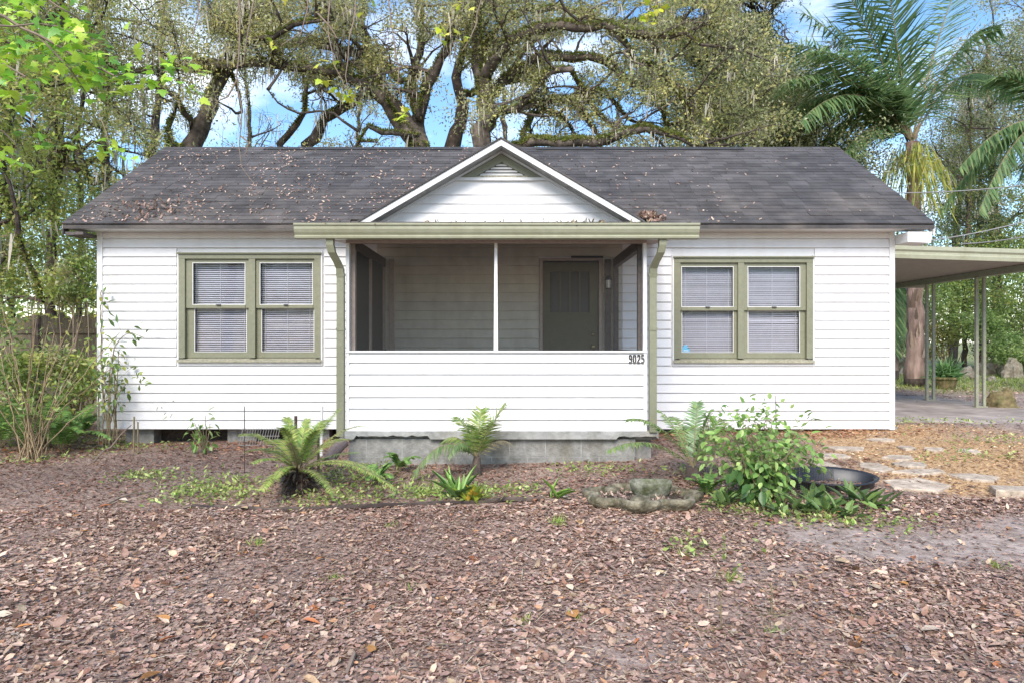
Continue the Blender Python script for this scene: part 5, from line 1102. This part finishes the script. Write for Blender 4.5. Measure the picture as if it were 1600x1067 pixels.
# pond liner
tc_ = P(1298, 752, 6.35); tc_.z = gz(tc_.x, tc_.y); tub = thing('pond_liner', 'black plastic pond tub half sunk between bush and flagstones', 'tub', tc_)
def tr(rx, ry, z, tilt=.16): return [(tc_.x+rx*math.cos(a)*(1+.06*math.cos(2*a)), tc_.y+ry*math.sin(a), tc_.z+z+tilt*ry*math.sin(a)+.05*math.cos(a)*-rx*.3) for a in [2*math.pi*k/48 for k in range(48)]]
b = MB(); b.loops([tr(.36, .2, -.05), tr(.38, .22, .075), tr(.41, .25, .09), tr(.415, .255, .10), tr(.40, .24, .105), tr(.37, .215, .09), tr(.33, .18, -.02), tr(.3, .16, -.1)]); b.build('shell', M['liner'], tub, True)
# black wire mesh in front of tub
b = MB(); w0 = P(1234, 792, 5.75); w1_ = P(1300, 778, 6.1); n = 22
def wp(u, v):
    p = w0.lerp(w1_, u); g = gz(p.x, p.y); return Vector((p.x+.01*math.sin(u*9), p.y+.05*math.sin(u*5+v), g+v*.30*(1-.25*u)+.02*math.sin(u*7)))
for k in range(n+1): b.tube([wp(k/n, j/6) for j in range(7)], .0014, 3, False)
for j in range(17): b.tube([wp(k/12, j/16) for k in range(13)], .0014, 3, False)
tag(b.build('wire_mesh', M['black'], origin=w0), 'sagging black wire mesh in front of the plastic tub', 'wire mesh')
# low broad plants at right of bed
LPc = [(.12, .20, .06), (.18, .28, .08), (.24, .34, .12), (.08, .13, .05)]
LL = ['broad leaved low plant left in the group before the tub', 'middle broad leaved low plant before the tub', 'wilting broad leaved plant nearest the camera below the tub', 'low plant right of the tub rim with upright leaves', 'rightmost low strap leaved plant by the flagstones', 'low plant at the foot of the bush near the basin', 'pale edged low plant behind the wire mesh', 'tiny rosette plant in front of the bush']
for lab, (px, py, h, n) in zip(LL, ((1258, 800, .20, 16), (1290, 800, .20, 18), (1322, 806, .17, 16), (1335, 785, .2, 14), (1358, 792, .2, 13), (1130, 790, .18, 18), (1268, 782, .2, 12), (1212, 803, .15, 12))):
    c = G(px, py); root = thing('low_plant', lab, 'plant', c); lv = LV(); a = rng.uniform(0, 6.28, n); el = rng.uniform(.1, 1.2, n)
    D = np.stack([np.cos(a)*np.cos(el), np.sin(a)*np.cos(el), np.sin(el)], 1); N = np.stack([-np.cos(a)*np.sin(el), -np.sin(a)*np.sin(el), np.cos(el)], 1)
    lv.add(np.array(c)+D*.03+rng.normal(0, .05, (n, 3))*[1, 1, 0], D, N+rng.normal(0, .2, (n, 3)), rng.uniform(.6, 1.1, n)*h, rng.uniform(.22, .34, n)*h, pick(LPc, n, .15)); lv.build('leaves', M['leafy'], root, 'ovate')
for lab, (px, py, h, n, col, wd) in (('tall upright bright blades plant before the little palm', (712, 778, .3, 22, FG, .035)), ('yellow orange broad leaf rosette before the little palm', (740, 783, .17, 18, [(.45, .30, .04), (.35, .40, .05), (.22, .32, .06)], .07)), ('single upright green blades left of the basin', (864, 778, .26, 6, [(.25, .42, .08)], .03)), ('leafy clump with yellow leaf left of the cycad', (412, 738, .0, 0, FG, .03))):
    if n == 0: continue
    c = G(px, py); root = thing('low_plant', lab, 'plant', c); lv = LV(); a = rng.uniform(0, 6.28, n); el = rng.uniform(.5, 1.4, n)
    D = np.stack([np.cos(a)*np.cos(el), np.sin(a)*np.cos(el), np.sin(el)], 1); N = np.stack([-np.cos(a)*np.sin(el), -np.sin(a)*np.sin(el), np.cos(el)], 1)
    lv.add(np.array(c)+rng.normal(0, .03, (n, 3))*[1, 1, 0], D, N, rng.uniform(.6, 1.1, n)*h, wd, pick(col, n, .15)); lv.build('leaves', M['leafy'], root, 'ovate')

# ------------------------------------------------------------ flagstones and slab block
FS = [(1341, 1386, 722, 738), (1382, 1432, 711, 721), (1392, 1451, 722, 732), (1402, 1483, 733, 743), (1489, 1560, 740, 754), (1384, 1480, 747, 769), (1275, 1309, 722, 736), (1282, 1331, 708, 718), (1354, 1395, 685, 691), (1290, 1350, 697, 705), (1404, 1426, 697, 703), (1440, 1478, 700, 706), (1496, 1530, 702, 710)]
FLAB = ['pale squarish flagstone just right of the tub', 'small grey flagstone in the middle row behind', 'flagstone with pointed left end, second row', 'long thin flagstone in front of the second row', 'flagstone near the right edge beside the concrete block', 'largest flagstone nearest the camera, in front of the path', 'flagstone half under the bush leaves, front', 'flagstone half under the bush leaves, behind', 'small farthest flagstone by the house corner', 'wide farthest flagstone near the wall', 'smallest round flagstone in the far row', 'thin flagstone in the far row right of the corner', 'rightmost flagstone in the far row']
for (x0, x1, y0, y1), lab in zip(FS, FLAB):
    c = G((x0+x1)/2, (y0+y1)/2); pw_ = (x1-x0)/2/FX*c.y; dy = abs(G((x0+x1)/2, y0).y-G((x0+x1)/2, y1).y)/2; n = rnd.randrange(5, 8); ph = rnd.random()
    rr = [rnd.uniform(.78, 1.22) for _ in range(n)]
    def rg(s, z): return [(c.x+pw_*s*rr[k]*math.cos(2*math.pi*(k+ph)/n), c.y+dy*s*rr[k]*math.sin(2*math.pi*(k+ph)/n), gz(c.x+pw_*.7*math.cos(2*math.pi*(k+ph)/n), c.y+dy*.7*math.sin(2*math.pi*(k+ph)/n))+z) for k in range(n)]
    b = MB(); b.loops([rg(1.02, -.03), rg(1.0, .016), rg(.95, .023)]); tag(b.build('flagstone', M['flag'], origin=c), lab, 'paving stone', 'flagstones right of the house')
c = G(1585, 772); b = MB(); q = [(-.22, -.08), (.28, -.17), (.34, .03), (-.14, .12)]
def rg(s, z): return [(c.x+x*s, c.y+y*s, c.z+z) for x, y in q]
b.loops([rg(1.0, -.02), rg(1.0, .05), rg(.97, .062)]); tag(b.build('concrete_block', M['flag'], origin=c), 'thick pale concrete slab piece cut by the right picture edge', 'concrete block')

# ------------------------------------------------------------ far right yard: rocks, logs, potted plant, boulder
def rock(label, px, py, w_, h_, m, name='rock', cat='rock', group=None, flat=.8, dpt=None):
    c = G(px, py) if dpt is None else Vector((P(px, py, dpt).x, dpt, gz(P(px, py, dpt).x, dpt))); sx, sz = w_/2/FX*c.y, h_/FX*c.y; bm = MB(); rings = []
    sd_ = rnd.uniform(0, 50)
    for j in range(9):
        ph = -math.pi/2*.3+(math.pi*.8)*j/8*.81; rg = []
        for k in range(16):
            a = 2*math.pi*k/16; v = Vector((math.cos(a)*math.cos(ph), math.sin(a)*math.cos(ph), math.sin(ph))); f = 1+.38*noise.noise(v*1.6+Vector((sd_, 0, 0)))+.12*noise.noise(v*5+Vector((sd_, 0, 0)))
            rg.append((c.x+v.x*sx*f, c.y+v.y*sx*flat*f, c.z+v.z*sz*f))
        rings.append(rg)
    bm.loops(rings); return tag(bm.build(name, M[m], origin=c), label, cat, group)
rock('brown moss covered boulder right of the outer carport posts', 1567, 637, 44, 27, 'rockm')
for i, (px, py, ww, hh, lab) in enumerate([(1510, 588, 28, 16, 'round brown cut log end between the carport post pairs'), (1540, 585, 30, 22, 'stone in the pile just right of the outer posts'), (1556, 577, 26, 20, 'upper stone of the pile left of the stump'), (1582, 590, 34, 28, 'reddish weathered stump in the far rock pile'), (1600, 582, 26, 22, 'stone right of the stump at the edge'), (1528, 580, 16, 12, 'small white stone in the pile behind the outer posts'), (1545, 572, 20, 10, 'flat pale stone topping the pile'), (1415, 585, 20, 12, 'stone by the foot of the big palm'), (1408, 570, 24, 14, 'pale stone behind the big palm trunk'), (1590, 566, 24, 12, 'pale stone behind the stump'), (1566, 584, 18, 14, 'grey stone wedged left of the stump'), (1525, 592, 18, 9, 'low flat stone in front of the log end'), (1492, 580, 16, 9, 'small stone left of the log end'), (1550, 594, 14, 8, 'small dark stone at the pile foot')]):
    rock(lab, px, py, ww, hh, 'rock', group='far rock pile')
c = G(1476, 606); pot = thing('potted_plant', 'round pot with spiky green plant between the carport post pairs', 'potted plant', c)
b = MB(); rg = lambda r, z: [(c.x+r*math.cos(a), c.y+r*math.sin(a), c.z+z) for a in [2*math.pi*k/20 for k in range(20)]]
b.loops([rg(.22, -.03), rg(.30, .24), rg(.33, .25), rg(.33, .3), rg(.28, .3), rg(.26, .24)]); b.build('pot', M['rockm'], pot)
lv = LV(); n = 260; D = rdir(n, .6); D[:, 2] = abs(D[:, 2]); lv.add(np.array(c)+[0, 0, .28]+rng.normal(0, .08, (n, 3)), D, rdir(n), rng.uniform(.3, .6, n), .045, pick([(.08, .18, .06), (.14, .28, .09), (.2, .34, .12)], n)); lv.build('blades', M['leafy'], pot, 'blade')
# ------------------------------------------------------------ leaf litter, mulch, weeds
LC = [(.43, .30, .235), (.50, .37, .295), (.34, .225, .175), (.23, .145, .115), (.55, .43, .34), (.42, .35, .31), (.52, .30, .16), (.37, .255, .205), (.62, .50, .38)]
LWt = [.26, .16, .22, .12, .05, .06, .02, .10, .01]
def nfield(x, y, s=1.0, o=0): return np.array([noise.noise(Vector((a*s, c*s, o))) for a, c in zip(x, y)])
def scatter(n, y0, y1, xm, dens):
    y = rng.uniform(y0, y1, n); x = rng.uniform(-1, 1, n)*(xm*y+1.0); k = dens(x, y) > rng.random(n); return x[k], y[k]
def bedline(x): return 5.85+.12*np.sin(x*2.1)
lv = LV()
def put(x, y, s0, s1, cols=LC, wt=LWt, up=.016, flat=.24):
    n = len(x); z = gzn(x, y)+rng.uniform(0, up, n); a = rng.uniform(0, 2*np.pi, n); t = rng.normal(0, flat*.55, n)
    D = np.stack([np.cos(a)*np.cos(t), np.sin(a)*np.cos(t), np.abs(np.sin(t))*.8], 1); N = np.stack([rng.normal(0, flat, n), rng.normal(0, flat, n), np.ones(n)], 1); L_ = s0+(s1-s0)*rng.random(n)**3.2
    w_ = np.clip(.5+.9*nfield(x, y, .75, 12)+.5*nfield(x, y, 2.6, 13), 0, 1)[:, None]      # damp and dry drifts of leaves
    cc = pick(cols, n, .2, wt); gr = cc.mean(1, keepdims=True); cc = gr+(cc-gr)*.95
    cc = cc*((1-w_)*np.array([.78, .70, .66])+w_*np.array([1.10, 1.05, 1.0])); L_ = L_*(.8+.35*w_[:, 0])
    lv.add(np.stack([x, y, z], 1), D, N, L_, L_*rng.uniform(.22, .75, n), cc)
MK = (-11, 11)
def d_front(x, y):
    d_ = .80+.55*nfield(x, y, .9, 2)+.4*nfield(x, y, 3.1, 8); bare = np.array([zone(a, c)[1] for a, c in zip(x, y)]); return np.clip(d_, .25, 1)*(1-.86*bare)
x, y = scatter(165000, 2.6, 5.9, .80, d_front); x, y = x, y; put(x, y, .012, .058); k = rng.random(len(x)) < .05; put(x[k]+.03, y[k], .03, .075, [(.46, .34, .25), (.34, .2, .13), (.24, .14, .10), (.56, .44, .32)], None, .02, .75)
def d_bed(x, y):
    inb = y > bedline(x); z_ = np.array([zone(a, c) for a, c in zip(x, y)]); d_ = np.where(inb, .78+.6*nfield(x, y, 1.3, 4), .95); d_ *= (1-.8*z_[:, 0])*(1-.8*z_[:, 1]); d_[(y > 7.6) & (x > -1.9) & (x < 1.6)] = 0; d_[(y > 9.7) & (x > -5.8) & (x < 5.3)] = 0; return d_
x, y = scatter(110000, 5.5, 10.2, .86, d_bed); k = y > bedline(x)+.1+rng.normal(0, .42, len(x)); put(x[~k], y[~k], .013, .052); put(x[k], y[k], .016, .06, [(.28, .15, .10), (.36, .20, .13), (.19, .11, .08), (.12, .075, .055), (.42, .28, .20), (.30, .22, .18)], [.25, .18, .24, .17, .08, .08])
x, y = scatter(24000, 10.0, 20, .80, lambda x, y: np.where((x > -6) & (x < 5.4) & (y < 15), 0, np.where((x > 5.4) & (x < 9.3) & (y < 15.2), .12, .9))); put(x, y, .04, .1)
x = rng.normal(0, 1, 2600)*1.3+rng.choice([-3.9, 2.4, 3.4], 2600); y = rng.uniform(8.9, 9.65, 2600); put(x, y, .03, .08, [(.36, .15, .07), (.26, .11, .06), (.45, .24, .12)], None, .03)
tag(lv.build('leaf_litter', M['litter'], tmpl='litter'), 'brown fallen leaves covering the yard', 'leaf litter', kind='stuff')
lv = LV()
x, y = scatter(60000, 5.2, 10.6, .9, lambda x, y: np.array([zone(a, c)[0] for a, c in zip(x, y)])*.95); n = len(x)
put(x, y, .015, .05, [(.58, .37, .17), (.42, .23, .10), (.70, .50, .27), (.28, .15, .08), (.74, .60, .38)], [.28, .18, .28, .10, .16], .015, .4)
tag(lv.build('mulch_chips', M['litter'], tmpl='diamond'), 'orange wood chip mulch round the flagstones', 'mulch', kind='stuff')
lv = LV(); x, y = scatter(7600, 2.6, 9.4, .82, lambda x, y: np.where((y > 7.6) & (x > -1.9) & (x < 1.6), 0, .8)); n = len(x); a = rng.uniform(0, 6.28, n)
lv.add(np.stack([x, y, gzn(x, y)+rng.uniform(.005, .03, n)], 1), np.stack([np.cos(a), np.sin(a), rng.normal(0, .10, n)], 1), [0, 0, 1.], .05+.22*rng.random(n)**3, rng.uniform(.003, .008, n), pick([(.42, .33, .22), (.26, .17, .11), (.55, .46, .33), (.14, .09, .07)], n)); tag(lv.build('twig_litter', M['litter'], tmpl='strand'), 'thin twigs and dry stalks scattered over the leaves', 'twigs', kind='stuff')
lv = LV(); x, y = scatter(150, 2.7, 6.5, .8, lambda x, y: 1+0*x); put(x, y, .07, .13, [(.55, .27, .08), (.50, .38, .24), (.58, .5, .38), (.42, .16, .06)], None, .03); tag(lv.build('large_leaves', M['litter'], tmpl='ovate'), 'scattered larger tan and orange leaves on the litter', 'leaves', kind='stuff')
# roof leaves
lv = LV(); n = 3600; s_ = rng.random(n)**1.1; x = np.where(rng.random(n) < .84, rng.uniform(-6.0, -.6, n), rng.uniform(.4, 5.6, n))
dn = nfield(x*.9, s_*4, 1.6, 6); k = (dn > rng.uniform(-.45, .45, n)) & ~((x > 3.2) & (rng.random(n) < .8)); x, s_ = x[k], s_[k]
yy = EY+s_*(RY-EY); zz = EZ+s_*(RZ-EZ)+.025; k = zz > AZ-GSL*abs(x-AX)+.06; x, yy, zz = x[k], yy[k], zz[k]; n = len(x); a = rng.uniform(0, 6.28, n)
sn = np.array([0, -math.sin(sl_), math.cos(sl_)]); su = np.array([0, math.cos(sl_), math.sin(sl_)])
D = np.outer(np.cos(a), [1, 0, 0])+np.outer(np.sin(a), su)+np.outer(rng.uniform(0, .35, n), sn); lv.add(np.stack([x, yy, zz], 1), D, sn+rng.normal(0, .35, (n, 3)), rng.uniform(.025, .06, n), rng.uniform(.012, .026, n), pick([(.42, .29, .22), (.32, .21, .155), (.52, .40, .31), (.24, .15, .11)], n))
for cx_, cs in ((-5.05, .25), (1.9, .09)):
    n = 150; s1 = np.abs(rng.normal(.12 if cx_ < 0 else .035, .07 if cx_ < 0 else .02, n)); x = cx_+rng.normal(0, cs, n); lv.add(np.stack([x, EY+s1*2.7, EZ+s1*1.77+.03+rng.uniform(0, .05, n)], 1), rdir(n, .2), rdir(n, 1), rng.uniform(.04, .09, n), .03, pick([(.36, .24, .18), (.26, .17, .13)], n))
tag(lv.build('roof_leaves', M['litter'], tmpl='litter'), 'pinkish dry leaves scattered over the shingle roof', 'leaves', kind='stuff')
# leaves caught in the porch gutter
lv = LV(); n = 150; x = np.concatenate([rng.uniform(-2.2, 1.9, 60), rng.normal(.72, .18, 90)]); lv.add(np.stack([x, rng.uniform(7.30, 7.4, n), 2.755+rng.uniform(-.005, .02, n)], 1), rdir(n, .2), rdir(n, 1), rng.uniform(.02, .06, n), .02, pick([(.25, .2, .12), (.12, .11, .07)], n)); tag(lv.build('gutter_leaves', M['litter'], tmpl='litter'), 'leaf scraps caught in the porch gutter', 'leaves', kind='stuff')
# weeds
lv = LV()
def weeds(px, py, rx, ry, n, cols, h=.07):
    c = G(px, py); x = c.x+rng.normal(0, rx/FX*c.y, n); y = c.y+rng.normal(0, ry/FX*c.y*4.5, n); D = rdir(n, .8); D[:, 2] = abs(D[:, 2])*.6
    lv.add(np.stack([x, y, gzn(x, y)+rng.uniform(.0, .05, n)], 1), D, rdir(n, 1.2), rng.uniform(.5, 1.2, n)*h, rng.uniform(.3, .5, n)*h, pick(cols, n, .2))
WC = [(.28, .40, .09), (.38, .48, .13), (.20, .28, .07), (.46, .50, .20)]
for q in ((230, 745, 22, 3, 260), (330, 760, 26, 6, 420), (360, 775, 20, 4, 200), (300, 775, 26, 4, 220), (525, 780, 30, 4, 320), (500, 745, 30, 6, 260), (655, 772, 20, 3, 240), (700, 772, 26, 4, 260), (760, 772, 24, 4, 280), (560, 752, 22, 5, 200), (640, 755, 16, 4, 120), (815, 768, 14, 3, 90), (930, 735, 24, 4, 160), (1190, 798, 30, 3, 240), (1140, 780, 20, 4, 160), (1300, 815, 40, 3, 160), (1420, 660, 40, 3, 160), (1385, 822, 30, 4, 90), (1090, 860, 22, 5, 80), (90, 690, 60, 5, 500), (200, 700, 30, 4, 220), (30, 720, 40, 4, 240), (1500, 660, 70, 3, 160), (1570, 690, 40, 4, 160), (1530, 715, 40, 3, 120), (1110, 735, 30, 6, 200), (590, 730, 20, 4, 100)): weeds(q[0], q[1], q[2]*1.4, q[3]*1.5, int(q[4]*.85), WC, .055)
tag(lv.build('ground_weeds', M['leafy'], tmpl='diamond'), 'patches of low green weeds in the planting bed', 'weeds', kind='stuff')
lv = LV()
TL = []
def tuft(px, py, n, h, cols=[(.25, .38, .07), (.34, .42, .10)]):
    c = G(px, py); D = rdir(n, 1.0); D[:, 2] = abs(D[:, 2])+.3; lv.add(np.array(c)+rng.normal(0, .03, (n, 3))*[1, 1, 0], D, rdir(n), rng.uniform(.5, 1.1, n)*h, .006, pick(cols, n))
for q in ((873, 818, 60, .09), (403, 850, 40, .07), (525, 905, 34, .06), (1142, 905, 44, .08), (1208, 985, 20, .06), (1560, 886, 26, .07), (1070, 868, 26, .07), (610, 822, 20, .06), (640, 920, 20, .04), (822, 975, 22, .05), (905, 965, 18, .04), (1290, 810, 30, .07), (700, 985, 0, .05)):
    if q[2]: tuft(*q)
# far grass right and left
x = rng.uniform(4, 22, 26000); y = rng.uniform(15.5, 26, 26000); k = np.array([zone(a, c)[2] for a, c in zip(x, y)]) > rng.random(len(x)); x, y = x[k], y[k]; n = len(x); z = np.array([gz(a, c) for a, c in zip(x, y)])
lv.add(np.stack([x, y, z], 1), np.array([0, 0, 1])+rng.normal(0, .5, (n, 3)), rdir(n), rng.uniform(.05, .13, n), .02, pick([(.20, .28, .06), (.30, .36, .09), (.14, .18, .05)], n))
tag(lv.build('grass', M['leafy'], tmpl='strand'), 'grass tufts in the litter and thin lawn beyond the carport', 'grass', kind='stuff')
# dry weed stalks in the right foreground
for lab, px, py, ty in (('dry pale weed stalk standing in the right foreground, taller', 1126, 985, 925), ('dry pale weed stalk right of the taller one', 1206, 960, 908)):
    c = G(px, py); b = MB(); top = P(px-2, ty, c.y); b.tube([c-Vector((0, 0, .01)), c.lerp(top, .6)+Vector((.006, 0, 0)), top], [.0035, .003, .002], 5)
    for k in range(14): p = c.lerp(top, rnd.uniform(.3, 1)); b.tube([p, p+Vector((rnd.gauss(0, .02), rnd.gauss(0, .02), rnd.uniform(.005, .03)))], .0022, 3)
    for k in range(7): b.tube([c+Vector((0, 0, .01)), c+Vector((rnd.uniform(-.13, .13), rnd.uniform(-.08, .08), .012)), c+Vector((rnd.uniform(-.22, .22), rnd.uniform(-.12, .12), .008))], .0025, 3)
    tag(b.build('dry_stalk', M['blind'] if False else M['whitepipe'] if False else M['cane'], origin=c), lab, 'weed stalk')
